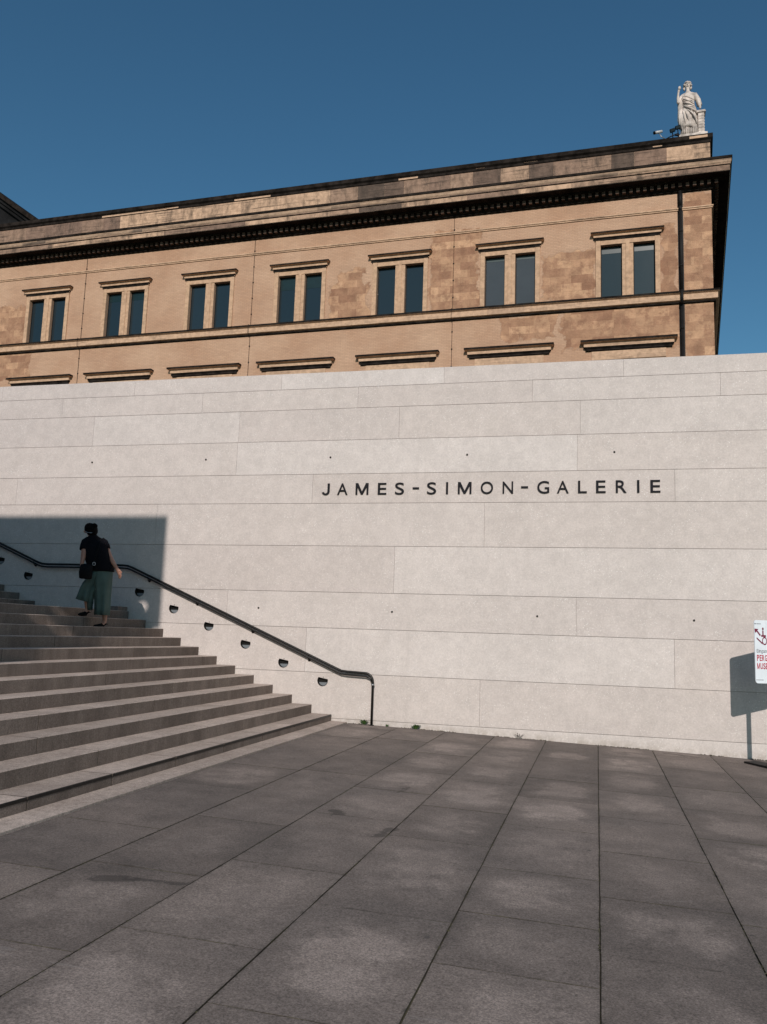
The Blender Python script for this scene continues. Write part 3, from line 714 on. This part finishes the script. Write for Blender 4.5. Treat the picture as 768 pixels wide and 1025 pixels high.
# downpipe at the corner
d=MB(); d.tube([(2.16,-.13,0),(2.16,-.13,zl(16.45))],.072,14); d.tube([(2.16,-.13,zl(17.1)),(2.16,-.13,zl(21.33))],.072,14); d.tube([(2.16,-.13,zl(21.55)),(2.16,-.13,zl(22.35))],.085,14)
for z in (15.2,18.4,20.2): d.tube([(2.16,-.13,zl(z)),(2.16,-.13,zl(z+.08))],.09,14)
for z0,z1 in ((16.45,17.1),(21.33,21.55)): d.tube([(2.16,-.32 if z0<20 else -.13,zl(z0-.01)),(2.16,-.32 if z0<20 else -.13,zl(z1+.01))],.07 if z0<20 else .086,12)
d.build('downpipe',M['pipe'],mu)
q=MB(); q.box(2.03,-.012,0,2.29,-.003,zl(22.3)); q.build('pipe_chase',M['pipe'],mu)  # flat dark strip on the wall behind the downpipe
for sx in (-32.3,-21.0,-9.29):
    q=MB(); q.tube([(sx,-.03,0),(sx,-.03,zl(16.5)),(sx,-.33,zl(16.62)),(sx,-.33,zl(17.1)),(sx,-.03,zl(17.14)),(sx,-.03,zl(22.32))],.012,6)
    z=14
    while z<22.2:
        q.box(sx-.035,-.04,zl(z),sx+.035,0,zl(z+.05)); z+=.95
    q.build('conductor_cable',M['pipe'],mu)
# raking cornice of the taller hall behind
gy=6.0
gb=MB(); ax,az,ex,ez=-58.0,40.3,-37.2,25.6
n2=((az-ez)**2+(ex-ax)**2)**.5; nx,nz=(az-ez)/n2,(ex-ax)/n2
def sl(t,o): return (ax+(ex-ax)*t+nx*o, az+(ez-az)*t+nz*o)
gb.add([(2*ax-ex,gy,zl(20)),(ex,gy,zl(20)),(ex,gy,zl(ez)),(ax,gy,zl(az)),(2*ax-ex,gy,zl(ez))],[(0,1,2,3,4)],0)
gb.add([(ex,gy,zl(20)),(ex,gy+30,zl(20)),(ex,gy+30,zl(ez)),(ex,gy,zl(ez))],[(0,1,2,3)],0)
gab=gb.build('gable',[M['dgrey']],mu,fix=False)
rk=MB()
for sgn in (1,-1):
    for (o0,o1,y0,mi) in ((-.55,-.30,gy-.25,0),(-.30,-.05,gy-.40,0),(-.05,.22,gy-.62,1)):
        pts=[sl(0,o0),sl(1.04,o0),sl(1.04,o1),sl(0,o1)]
        if sgn<0: pts=[(2*ax-x_,z_) for x_,z_ in pts]
        rk.prism([(x_,zl(z_)) for x_,z_ in pts],'y',y0,gy+30,mi)
rk.build('raking_cornice',[M['dgrey'],M['soot']],gab)

def mloc(s,d,z):
    v=Matrix.Rotation(-phi,3,'Z')@Vector((s,d,0)); return (mu.location.x+v.x,mu.location.y+v.y,z)

# ------------------------------------------------------------------ statue
S0=mloc(2.83,.22,25.27)
sta=empty('statue',S0,-phi); tag(sta,'pale marble statue of a robed woman with raised arm on the roof corner','statue'); sta.scale=(1.10,1.08,1.085)
q=MB(); q.box(-.60,-.30,0,.62,.36,.13); q.build('base',M['marble'],sta,bevel=.012)
V=Vector
# figure: body (continuous), then drapery and pedestal
J=[((-.14,0,1.45),.19),((-.15,0,1.75),.165),((-.15,-.01,2.02),.20),((-.16,-.01,2.22),.16),((-.17,-.02,2.42),.068),((-.18,-.03,2.56),.085),((-.18,-.04,2.70),.135),((-.18,-.02,2.86),.10),
   ((-.42,0,2.24),.10),((-.58,-.05,1.95),.078),((-.62,-.16,1.80),.068),((-.62,-.24,2.05),.058),((-.60,-.27,2.26),.045),((-.58,-.28,2.36),.055),((-.545,-.29,2.47),.034),
   ((.10,0,2.25),.10),((.24,0,1.98),.085),((.32,-.03,1.70),.078),((.33,-.14,1.50),.060),((.33,-.20,1.40),.048),((.34,-.25,1.335),.04),
   ((-.28,0,1.30),.14),((-.30,-.02,.75),.11),((-.30,-.02,.30),.075),((-.32,-.14,.19),.05),((.02,0,1.30),.14),((.04,-.08,.75),.11),((.02,-.02,.30),.075),((.04,-.16,.19),.05)]
E_=[(0,1),(1,2),(2,3),(3,4),(4,5),(5,6),(6,7),(3,8),(8,9),(9,10),(10,11),(11,12),(12,13),(13,14),(3,15),(15,16),(16,17),(17,18),(18,19),(19,20),(0,21),(21,22),(22,23),(23,24),(0,25),(25,26),(26,27),(27,28)]
body=skin('figure',J,E_,M['marble'],sta,sub=2)
# face relief + hair
fc=MB(); fc.tube([(-.18,-.165,2.76),(-.18,-.195,2.695),(-.18,-.175,2.68)],[.012,.022,.014],8)
fc.tube([(-.225,-.150,2.635),(-.18,-.168,2.63),(-.135,-.150,2.635)],.012,6)
for sx in(-.235,-.125): fc.tube([(sx-.025,-.15,2.745),(sx,-.162,2.752),(sx+.025,-.15,2.745)],.011,6)
fc.build('face',M['marble'],sta)
hh=MB()
random.seed(3)
for k in range(42):
    a=random.uniform(0,2*math.pi); t=random.uniform(.05,1.0)
    px=-.18+.155*math.cos(a)*math.sin(1.75*t); py=.015+.155*math.sin(a)*math.sin(1.75*t); pz=2.74+.17*math.cos(1.75*t)
    if py<-.09 and pz<2.82: continue
    q0=V((px,py,pz)); hh.loft([(q0+V((0,0,-.05)),(.02,0,0),(0,.02,0)),(q0+V((0,0,-.03)),(.045,0,0),(0,.045,0)),(q0,(.058,0,0),(0,.058,0)),(q0+V((0,0,.03)),(.045,0,0),(0,.045,0)),(q0+V((0,0,.05)),(.015,0,0),(0,.015,0))],8)
hh.tube([(-.34,.02,2.66),(-.33,.05,2.58),(-.30,.08,2.52)],[.05,.05,.02],8)
hh.tube([(-.03,.02,2.66),(-.04,.05,2.58),(-.07,.08,2.52)],[.05,.05,.02],8)
hh.build('hair',M['marble'],sta)
dr=MB()
def rg(x,y,z,a,b): return ((x,y,z),(a,0,0),(0,b,0))
# under-gown to the feet
dr.loft([rg(-.14,0,.14,.40,.24),rg(-.14,0,.4,.37,.22),rg(-.14,0,.9,.35,.21),rg(-.14,0,1.3,.34,.21),rg(-.14,0,1.6,.26,.18),rg(-.15,0,1.85,.24,.18),rg(-.15,0,2.05,.27,.185),rg(-.15,0,2.22,.26,.15),rg(-.16,0,2.33,.13,.10)],72,0,[.07,.06,.045,.03,.03,.03,.025,.02,.0],13,1.0)
# mantle wrapped round hips, hem rising to the right
n=72; rings=[]
for (z,a,b_,sh) in ((.55,.395,.27,0),(.75,.39,.27,.0),(1.0,.385,.265,0),(1.25,.37,.255,0),(1.45,.33,.23,0),(1.60,.29,.205,0),(1.66,.25,.19,0)):
    rings.append(((-.15+sh,0,z),(a,0,-.10*(1.6-z)),(0,b_,.05)))
dr.loft(rings,n,0,[.085,.07,.06,.05,.035,.02,.0],9,2.0)
# diagonal swags across body
for (x0_,z0_,x1_,z1_,r_w) in ((-.44,2.16,.06,1.86,.030),(-.46,2.05,.10,1.62,.040),(-.42,1.84,.12,1.50,.028),(-.40,1.66,.20,1.22,.045),(-.30,1.52,.17,.92,.030),(-.14,1.50,.21,.66,.038),(.02,1.42,.20,.52,.026),(-.34,1.50,-.12,.66,.026),(-.42,1.44,-.30,.62,.032)):
    a=V((x0_,-.14,z0_)); b_=V((x1_,-.20,z1_)); m_=(a+b_)/2+V((0,-.11,-.06))
    pts=[a.lerp(m_,t_/4)+V((0,-.05*math.sin(math.pi*t_/8),0)) for t_ in range(4)]+[m_.lerp(b_,t_/4)+V((0,-.05*math.sin(math.pi*(4+t_)/8),0)) for t_ in range(5)]
    dr.tube(pts,[r_w*.3]+[r_w*.8,r_w]*3+[r_w]+[r_w*.4],8)
# hanging folds at the left hip with stepped ends
for k in range(6):
    x=-.56+.035*k; zt_=1.55-.03*k; zb_=.62-.07*k+.12*(k%2)
    dr.tube([(x+.05,-.06,zt_),(x,-.13-.02*k,1.1),(x+.01,-.12-.02*k,zb_)],[.03,.052,.040],8)
dr.tube([(-.44,-.02,2.2),(-.50,.02,1.9),(-.50,.03,1.5),(-.54,.0,1.0),(-.52,0,.55)],[.10,.14,.13,.11,.06],12)
# vertical folds of the gown below the mantle hem
for k in range(9):
    x=-.44+.075*k; dr.tube([(x,-.20,.62),(x+.008,-.235,.35),(x,-.25,.14)],[.018,.030,.034],8)
dr.tube([(.10,.0,2.24),(.26,.03,1.95),(.33,.03,1.66)],[.12,.12,.115],12)
dr.build('drapery',M['marble'],sta)
pd=MB()
pd.box(.20,-.22,.13,.53,.26,.20); pd.box(.235,-.19,.201,.50,.23,1.17); pd.box(.17,-.24,1.171,.57,.28,1.225); pd.box(.19,-.22,1.226,.55,.26,1.29)
for k in range(6): pd.box(.222,-.204,.27+.145*k,.513,.244,.33+.145*k)
pd.build('pedestal',M['marble'],sta,bevel=.012)
hd=MB(); hd.tube([(-.56,-.29,2.38),(-.55,-.29,2.46),(-.535,-.29,2.56)],[.05,.075,.03],8)
for k in range(3): hd.tube([(-.59+.03*k,-.30,2.44),(-.585+.03*k,-.315,2.50),(-.575+.03*k,-.31,2.55)],.013,6)
hd.build('held_scroll',M['marble'],sta)
random.seed(21)
# roof-corner camera and floodlights
cm=empty('security_camera',mloc(1.50,.0,25.24),-phi); tag(cm,'white bullet camera on a bent arm at the roof edge left of the statue','security camera')
q=MB(); Tm=Matrix.Translation((-.33,-.25,.36))@Matrix.Rotation(R(25),4,'Z')@Matrix.Rotation(R(-18),4,'Y')
q.tube([Tm@V((-.20,0,0)),Tm@V((.20,0,0))],.075,14); q.build('camera_body',M['camwhite'],cm)
q=MB(); q.tube([Tm@V((-.25,0,0)),Tm@V((-.195,0,0))],.082,14); q.build('lens_hood',M['leather'],cm)
q=MB(); q.tube([Tm@V((.02,0,-.07)),(-.18,-.22,.10),(-.02,-.14,.03),(.05,.05,.0)],.022,10); q.tube([(-.1,0,.012),(.2,0,.012)],.03,8); q.build('arm',M['steel'],cm)
for (dx,dz,rz_,lab) in ((-.98+2.83,.40,-.2,'black floodlight between the roof camera and the statue, the lower one'),(-.72+2.83,.53,.1,'black floodlight close against the statue, the higher one')):
    fl_=empty('floodlight',mloc(dx,.05,25.24),-phi); tag(fl_,lab,'floodlight')
    q=MB(); Tf=Matrix.Translation((0,-.22,dz))@Matrix.Rotation(R(-14),4,'Y')@Matrix.Rotation(R(20),4,'X'); q.box(-.125,-.09,-.085,.125,.09,.085,T=Tf); q.build('lamp_housing',M['leather'],fl_,bevel=.015)
    q=MB(); q.box(-.105,-.098,-.065,.105,-.0905,.065,T=Tf); q.build('lamp_glass',M['glass'],fl_)
    q=MB(); q.tube([(0,-.15,dz-.08),(.02,-.08,.10),(.02,.05,0)],.024,8); q.build('arm',M['pipe'],fl_)
    if dz<.5:
        q=MB(); q.tube([(-.42,-.05,.03),(-.1,-.12,.14),(.30,-.14,.26)],.028,8); q.tube([(.12,-.16,.18),(.34,-.12,.16)],.055,8); q.build('cable_tray',M['pipe'],fl_)

# ------------------------------------------------------------------ visitor sign at the right edge
sg_rot=R(31)
SX,SY=2.445,13.60
sg=empty('visitor_sign',(SX,SY,gz(SX)),sg_rot); tag(sg,'white visitor sign with red lettering on a grey post by the wall','sign')
z0=-.512-gz(SX); z1=.397-gz(SX); hw=.285
def rrect(x0,z0,x1,z1,r,n=6):
    pts=[]
    for (cx_,cz_,a0) in ((x1-r,z1-r,0),(x0+r,z1-r,90),(x0+r,z0+r,180),(x1-r,z0+r,270)):
        for k in range(n+1): a=R(a0+90*k/n); pts.append((cx_+r*math.cos(a),cz_+r*math.sin(a)))
    return pts
q=MB(); q.prism(rrect(-hw,z0,hw,z1,.04),'y',-.045,-.033); pn=q.build('panel',M['signwhite'],sg)
q=MB(); q.prism(rrect(-hw+.006,z0+.006,hw-.006,z1-.006,.036),'y',-.0325,-.027); q.build('back_panel',M['signpost'],sg)
q=MB(); q.box(-.027,-.0265,.012,.027,.0275,z1-.05); q.build('post',M['signpost'],sg,bevel=.003)
q=MB(); q.box(-.13,-.40,.0,.13,.44,.035); q.build('base_plate',M['pipe'],sg,bevel=.003)
YP=-.0455
def line(txt,name,x0,zb,h,cw,mat,bold):
    x=x0
    wid={'M':1.25,'W':1.3,'I':.42,'i':.32,'l':.3,'N':1.05,'m':1.4,'g':.9,' ':.5,'r':.62,'t':.6,'E':.88,'S':.95}
    for ch in txt:
        wd=cw*wid.get(ch,1.0)
        if ch!=' ':
            lo=zb-(h*.28 if ch in 'gpqy' else 0); hi=zb+(h if ch.isupper() or ch in 'dbhklti' else h*.74)
            place_glyph(ch,'letter',x,x+wd*.86,lo,hi,YP,YP-.0015,mat,pn,bold=bold)
        x+=wd+cw*.05
    return x
line('Eingang','letter',-hw+.03,z1-.470,.050,.034,M['signgrey'],.0)
line('PERGAMON','letter',-hw+.03,z1-.59,.088,.046,M['signred'],.02)
line('MUSEUM','letter',-hw+.03,z1-.706,.088,.046,M['signred'],.02)
q=MB(); ar=[(-.255,z1-.185)]
q.prism([(-.285,z1-.125),(-.215,z1-.130),(-.235,z1-.150),(-.175,z1-.215),(-.192,z1-.232),(-.250,z1-.166),(-.275,z1-.190)],'y',YP-.0015,YP)
q.build('arrow',M['signmaroon'],pn)
q=MB()   # figure in a wheelchair above a ramp
q.tube([(-.08,YP-.001,z1-.125),(-.08,YP-.002,z1-.125)],.020,14)
q.prism([(-.095,z1-.15),(-.065,z1-.15),(-.065,z1-.215),(-.01,z1-.215),(-.01,z1-.24),(-.125,z1-.24),(-.125,z1-.215),(-.095,z1-.215)],'y',YP-.0015,YP)
q.prism([(-.24,z1-.27),(-.232,z1-.25),(-.09,z1-.33),(-.10,z1-.35)],'y',YP-.0015,YP)
ri=[]; 
for k in range(24):
    a=2*math.pi*k/24; b_=2*math.pi*(k+1)/24; cx_,cz_=-.045,z1-.30
    q.prism([(cx_+.060*math.cos(a),cz_+.060*math.sin(a)),(cx_+.060*math.cos(b_),cz_+.060*math.sin(b_)),(cx_+.042*math.cos(b_),cz_+.042*math.sin(b_)),(cx_+.042*math.cos(a),cz_+.042*math.sin(a))],'y',YP-.0015,YP)
for i,v in enumerate(q.v): q.v[i]=(-.285+(v[0]+.285)*.72,v[1],v[2])
q.build('pictogram',M['signmaroon'],pn)
q=MB(); q.box(-.28,YP-.0015,z1-.062,-.262,YP,z1-.045); q.box(-.25,YP-.0015,z1-.058,-.17,YP,z1-.050); q.box(-.28,YP-.0015,z0+.045,-.15,YP,z0+.052); q.build('small_print',M['signgrey'],pn)

# ------------------------------------------------------------------ the woman on the stairs
A=Vector((.85,.527,0)).normalized(); Bv=Vector((-.527,.85,0)).normalized(); Zv=Vector((0,0,1))
P0=Vector((-7.955,12.636,-.025))
pe=empty('person',P0); tag(pe,'person in black top and loose green-grey trousers walking up the stairs','person')
def P(x,y,b=0.0):
    dz=(627-y); return A*((x-103-.083*dz)/63.3)+Bv*b+Zv*(dz/59.7)
# joints
J=[];E_=[]
def j(x,y,b,r): J.append((P(x,y,b),r)); return len(J)-1
def ch(ids):
    for a,b in zip(ids[:-1],ids[1:]): E_.append((a,b))
pel=j(103,576,0,.125); bel=j(101.5,566,0,.125); chs=j(98,554,0,.135); up=j(96,544,.02,.115); nk=j(93.5,538.5,.04,.052); hdn=j(92,535,.06,.07); hdm=j(91.3,531.5,.07,.088); hdt=j(91.3,528,.07,.07)
ch([pel,bel,chs,up,nk,hdn,hdm,hdt])
# right arm (picture right)
ra=[j(104.5,544.5,.02,.058),j(108.4,552,.0,.050),j(111.6,559,-.02,.043),j(115,564.5,-.05,.036),j(117.6,568.8,-.07,.027),j(119.7,572,-.08,.036),j(121.0,574.6,-.085,.032)]
ch([up]+ra)
# left arm bends down to the bag
la=[j(86.5,544.5,.0,.058),j(85.2,552,-.06,.048),j(84.2,559.5,-.08,.042),j(83.2,565,-.10,.034),j(82.2,569.5,-.12,.022),j(82.6,573,-.13,.028)]
ch([up]+la)
# right leg, planted
rl=[j(104.5,583,.02,.088),j(105,594,.02,.066),j(105.2,601,.03,.058),j(105.6,612,.05,.048),j(105.6,622,.06,.036),j(103.5,625.3,.03,.036),j(98,626.2,.0,.030)]
ch([pel]+rl)
ll=[j(98,580,.02,.088),j(91.5,585.5,.08,.066),j(87.8,589.5,.12,.056),j(87.4,603,.11,.044),j(88.2,611.5,.10,.034),j(85.6,614.6,.08,.032),j(81,615.4,.05,.028)]
ch([pel]+ll)
for base,pts in ((ra[-1],[[(121.9,575.2,-.10),(122.4,577.2,-.105)],[(121.4,576.4,-.09),(121.7,578.8,-.095)],[(120.7,576.8,-.075),(120.8,579.2,-.08)],[(120.0,576.5,-.06),(119.9,578.6,-.06)]]),
                 (la[-1],[[(81.6,575,-.14),(82,577,-.14)],[(82.4,575.6,-.145),(82.8,577.8,-.145)],[(83.2,575.6,-.14),(83.6,577.6,-.14)],[(84,575,-.13),(84.2,576.6,-.13)]])):
    for c_ in pts:
        prev=base
        for k,(x,y,b_) in enumerate(c_):
            q_=j(x,y,b_,.0105-.002*k); E_.append((prev,q_)); prev=q_
for base,(p1,p2) in ((ra[-2],((121.6,571.6,-.10),(122.8,573.4,-.11))),(la[-2],((84.6,571.4,-.13),(85.4,573.2,-.14)))):
    a=j(*p1,.012); E_.append((base,a)); b_=j(*p2,.009); E_.append((a,b_))
bod=skin('body',[(tuple(p),r) for p,r in J],E_,M['skin'],pe,sub=2,root=pel)
def rgp(x,y,b,a,d,tilt=0): return (P(x,y,b),A*a+Zv*tilt,Bv*d)
# hair with a small knot
q=MB(); q.loft([rgp(91.0,524.3,.07,.02,.02),rgp(91.1,524.9,.07,.052,.058),rgp(91.4,526.4,.065,.084,.092),rgp(91.7,529,.055,.104,.115),rgp(91.9,531.5,.05,.108,.118),rgp(92.4,534,.04,.095,.10),rgp(93,536.2,.025,.07,.075),rgp(93.4,537.6,.015,.03,.03)],18,0,.02,6,.5)
q.loft([rgp(95.2,524.6,.0,.01,.01),rgp(95.4,525.6,-.0,.035,.035),rgp(95.9,527.0,-.0,.045,.045),rgp(96.0,528.6,.0,.035,.04),rgp(95.6,530.2,.02,.01,.01)],12)
q.build('hair',M['hair'],pe)
q=MB(); q.tube([P(85.6,532.2,.12),P(86.3,533.4,.02),P(88.6,534.6,-.035),P(92,534.9,-.06),P(95,534.2,-.03)],.0065,6); q.build('glasses_strap',M['steel'],pe)
q=MB(); q.tube([P(86.2,531.6,.09),P(85.0,533,.11),P(86.2,534.2,.1)],[.01,.017,.01],8); q.build('nose',M['skin'],pe)
# black top
q=MB(); q.loft([rgp(102.8,572.5,0,.188,.14),rgp(101.8,570,0,.203,.145),rgp(99.8,564,0,.216,.15),rgp(98.0,557,0,.215,.15),rgp(96.3,550,.0,.212,.145),rgp(95.9,545.5,.01,.208,.132),rgp(95.8,542,.015,.185,.112),rgp(95.0,539.6,.02,.130,.09),rgp(94.4,537.6,.028,.078,.072),rgp(94.0,536.4,.03,.062,.060)],30,0,[.05,.045,.03,.02,.02,.01,.01,.0,.0,.0],5,.7)
# short sleeves
q.tube([P(101.5,541.8,.02),P(104.8,544.0,.02),P(106.9,547.8,.01),P(107.7,550,.0)],[.07,.075,.070,.064],14)
q.tube([P(90,541.8,.01),P(86.6,544.4,.0),P(85.2,548.5,-.03),P(84.4,552.2,-.05)],[.07,.075,.070,.066],14)
q.build('black_top',M['black'],pe)
# wide trousers
q=MB(); F_=[.0,.02,.05,.08,.11,.14,.16]
q.loft([rgp(103.8,569.5,0,.15,.12),rgp(103.6,575,0,.158,.13),rgp(103.2,583,.01,.150,.13),rgp(103.2,592,.02,.135,.12),rgp(103.2,601,.02,.122,.12),rgp(103.0,609,.03,.116,.125),rgp(102.8,615.5,.035,.112,.13)],36,0,F_,6,1.2,cap=False)
q.loft([rgp(101,571.5,.0,.125,.11),rgp(96.5,576.5,.02,.130,.12,.02),rgp(91.5,582.5,.06,.128,.125,.03),rgp(87.8,589,.09,.118,.12,.02),rgp(86.0,595.5,.10,.116,.125,.0),rgp(84.9,602.5,.10,.122,.135,-.03)],36,0,[.0,.03,.05,.09,.14,.2],5,.2,cap=False)
q.loft([rgp(97,586,.04,.07,.08),rgp(92.5,594,.06,.055,.08),rgp(90.8,603,.08,.045,.07),rgp(90.6,611,.09,.040,.06)],24,0,.08,5,2.,cap=False)
tr=q.build('trousers',M['pants'],pe)
sd_=tr.modifiers.new('solid','SOLIDIFY'); sd_.thickness=.006
# flat shoes
def shoe(hx,hy,tx,ty,b0,b1):
    q=MB(); q.loft([rgp(hx+1.2,hy-1.6,b0,.010,.02),rgp(hx+.6,hy-1.0,b0,.028,.034),((P(hx-2,hy-.5,b0)),Zv*.044,Bv*.05),((P((hx+tx)/2,(hy+ty)/2+.2,(b0+b1)/2)),Zv*.036,Bv*.052),((P(tx+2,ty+.3,b1)),Zv*.026,Bv*.048),((P(tx,ty+.5,b1)),Zv*.009,Bv*.018)],16)
    return q.build('shoe',M['leather'],pe)
shoe(106.8,625.6,93.8,626.3,.06,-.04); shoe(89.6,614.6,78.6,615.2,.11,.02)
# shoulder bag (separate thing)
bg=empty('shoulder_bag',P0+P(86.5,581,-.17)); off=P(86.5,581,-.17)
tag(bg,'black crossbody bag on the left hip of the person on the stairs','bag')
def Q(x,y,b): return P(x,y,b)-off
q=MB()
def rq(x,y,b,a,d): return (Q(x,y,b),A*a,Bv*d)
q.loft([rq(86.6,581.2,-.16,.07,.035),rq(86.6,580.4,-.16,.10,.05),rq(86.8,575,-.165,.108,.06),rq(87.4,569.5,-.165,.100,.05),rq(87.8,567.3,-.16,.092,.03),rq(87.8,566.8,-.16,.085,.012)],24); q.build('pouch',M['leather'],bg)
q=MB(); q.tube([Q(94.6,567,-.165),Q(96.2,560,-.165),Q(98.4,552,-.16),Q(100.6,545,-.14),Q(101,540.8,-.05),Q(100.5,540.5,.04)],.0085,6,flat=2.0); q.build('strap',M['leather'],bg)
ri=[]; q=MB(); q.tube([Q(95,566,-.175)+A*.022*math.cos(2*math.pi*k/12)+Zv*.026*math.sin(2*math.pi*k/12) for k in range(13)],.005,6,cap=False); q.build('ring',M['camwhite'],bg)

# ------------------------------------------------------------------ weeds at the foot of the wall
def weed(x,h,n,label,mat,spread=.06,name='weed',leafw=.02):
    t=empty(name,(x,D-.03,gz(x))); tag(t,label,'weed')
    q=MB()
    for k in range(n):
        a=random.uniform(0,2*math.pi); l=h*random.uniform(.5,1); s=spread*random.uniform(.3,1)
        b0=V((random.uniform(-.02,.02),random.uniform(-.015,0),0)); b1=V((math.cos(a)*s,-abs(math.sin(a))*s*.7-.005,l))
        dx=V((-math.sin(a),math.cos(a),0))*leafw*random.uniform(.5,1); m_=b0.lerp(b1,.6)+V((0,0,l*.12)); th=V((0,0,.002))
        q.add([b0,m_+dx,b1,m_-dx,m_+th],[(0,1,4),(1,2,4),(2,3,4),(3,0,4)])
    q.build('leaves',mat,t,fix=False)
weed(-2.981,.085,60,'bright green tuft of weed at the foot of the wall right of the handrail post',M['leaf'],.10,leafw=.022)
weed(-3.896,.10,46,'thin weed tuft growing just left of the handrail foot',M['leaf'],.13,leafw=.012)
weed(-3.488,.05,20,'tiny weed sprout between the handrail post and the bright green tuft',M['leaf'],.05,leafw=.01)
weed(-1.247,.10,16,'dry brown stalks at the wall foot, the rightmost weed, below the second hyphen',M['drytwig'],.13,leafw=.006)
# moss and grit in the seam between wall and paving
q=MB()
for k in range(900):
    x=random.uniform(-4.1,8); 
    if noise.noise(V((x*1.3,0,0)))<-.05: continue
    s=random.uniform(.004,.013); y=D-random.uniform(0,.03); z=gz(x)
    q.add([(x-s,y-s,z),(x+s,y-s,z),(x+s,y,z),(x-s,y,z),(x,y-s*.4,z+s*1.2)],[(0,1,4),(1,2,4),(2,3,4),(3,0,4)])
tag(q.build('seam_grit',simple('grit',(.055,.045,.03),.95,var=.5,scale=20),fix=False),'dark grit and moss gathered along the foot of the wall','grit',kind='stuff')

# ------------------------------------------------------------------ unseen wall added left of the viewpoint to cast the shadow on the stairs
LATX,DROP=.178,.538   # sun travel per metre towards the wall
SC_Y=2.5
def src(X,Y,Z): 
    d=Y-SC_Y; return (X+LATX*d, Z+DROP*d)
ex_,tz_=src(-7.92,14.5,2.10)
holes=[]
for (X,Y,Z,rr) in [(-8.21,11.32,.09,.17),(-7.84,11.33,-.08,.16),(-7.84,13.06,-.06,.17),(-7.47,13.2,-.23,.17),(-7.1,10.25,-.40,.16),(-7.1,9.55,-.39,.15),(-7.1,11.2,-.46,.17),(-6.75,8.9,-.52,.14),(-8.3,14.45,.40,.10),(-8.0,10.2,-.0,.13),(-8.5,12.3,.2,.13),(-7.66,12.67,.88,.099)]:
    hx,hz=src(X,Y,Z); 
    if hx+rr<ex_-.05 or rr<.1: holes.append((hx,hz,rr))
q=MB(); q.box(-20,SC_Y-.30,gz(-5)-.1,ex_,SC_Y,tz_,0); sw=q.build('screen_wall',M['screenwall'])
tag(sw,'tall rendered wall standing left of the viewpoint, shading the stairs','wall')
cq=MB()
for (hx,hz,rr) in holes:
    # openings added along the sun's path to throw light patches on the steps
    pts=[]
    for k in range(14): a=2*math.pi*k/14; pts.append((hx+rr*math.cos(a),hz+rr*.8*math.sin(a)))
    n=len(pts); y0,y1=SC_Y-.6,SC_Y+.3
    vs=[(px-LATX*(y0-SC_Y)*-1*-1,y0,pz-DROP*(y0-SC_Y)) for px,pz in pts]+[(px-LATX*(y1-SC_Y),y1,pz-DROP*(y1-SC_Y)) for px,pz in pts]
    cq.add(vs,[tuple(range(n))[::-1],tuple(range(n,2*n))]+[(i,(i+1)%n,n+(i+1)%n,n+i) for i in range(n)])
cut=cq.build('cutter',M['gallery'])
bo=sw.modifiers.new('b','BOOLEAN'); bo.operation='DIFFERENCE'; bo.object=cut; bo.solver='EXACT'; bo.use_self=True
dg=bpy.context.evaluated_depsgraph_get(); dg.update()
nm=bpy.data.meshes.new_from_object(sw.evaluated_get(dg)); sw.modifiers.clear(); sw.data=nm; bpy.data.objects.remove(cut)

# ------------------------------------------------------------------ light, sky, camera
sunv=Vector((LATX,-1,DROP)).normalized()          # towards the sun
elev=math.asin(sunv.z); azi=math.atan2(sunv.x,sunv.y)
wd=bpy.data.worlds.new('World'); scene.world=wd; wd.use_nodes=True; nt=wd.node_tree
bgn=nt.nodes['Background']; sky=nt.nodes.new('ShaderNodeTexSky'); sky.sky_type='NISHITA'; sky.sun_disc=False
sky.sun_elevation=elev; sky.sun_rotation=azi; sky.air_density=1.0; sky.dust_density=.6; sky.ozone_density=2.0; sky.altitude=40
hs=nt.nodes.new('ShaderNodeHueSaturation'); hs.inputs['Hue'].default_value=.5; hs.inputs['Saturation'].default_value=1.15
nt.links.new(sky.outputs[0],hs.inputs['Color'])
tm=nt.nodes.new('ShaderNodeVectorMath'); tm.operation='MULTIPLY'; tm.inputs[1].default_value=(.76,1.06,1.03)
nt.links.new(hs.outputs[0],tm.inputs[0]); nt.links.new(tm.outputs[0],bgn.inputs[0]); bgn.inputs[1].default_value=.075
sl_=bpy.data.lights.new('sun','SUN'); sl_.energy=3.35; sl_.angle=R(.53); sl_.color=(1,.915,.85)
so=bpy.data.objects.new('sun',sl_); col.objects.link(so); so.location=sunv*60
so.rotation_euler=sunv.to_track_quat('Z','Y').to_euler()
cam=bpy.data.cameras.new('camera'); co=bpy.data.objects.new('camera',cam); col.objects.link(co); scene.camera=co
cam.sensor_fit='HORIZONTAL'; cam.sensor_width=36; cam.lens=849.165/768*36; cam.clip_start=.1; cam.clip_end=3000
r_=Vector((.9697986892834661,.24158194079671097,.033595656638404386)); dn_=Vector((-.0023742914906886153,.14708368082964865,-.989121202671098)); fw=Vector((-.24389519266272627,.9591686800112358,.14321514682991862))
co.matrix_world=Matrix(((r_.x,-dn_.x,-fw.x,0),(r_.y,-dn_.y,-fw.y,0),(r_.z,-dn_.z,-fw.z,0),(0,0,0,1)))
vs_=scene.view_settings; vs_.view_transform='Standard'; vs_.look='None'; vs_.gamma=1; vs_.exposure=0; vs_.use_curve_mapping=False
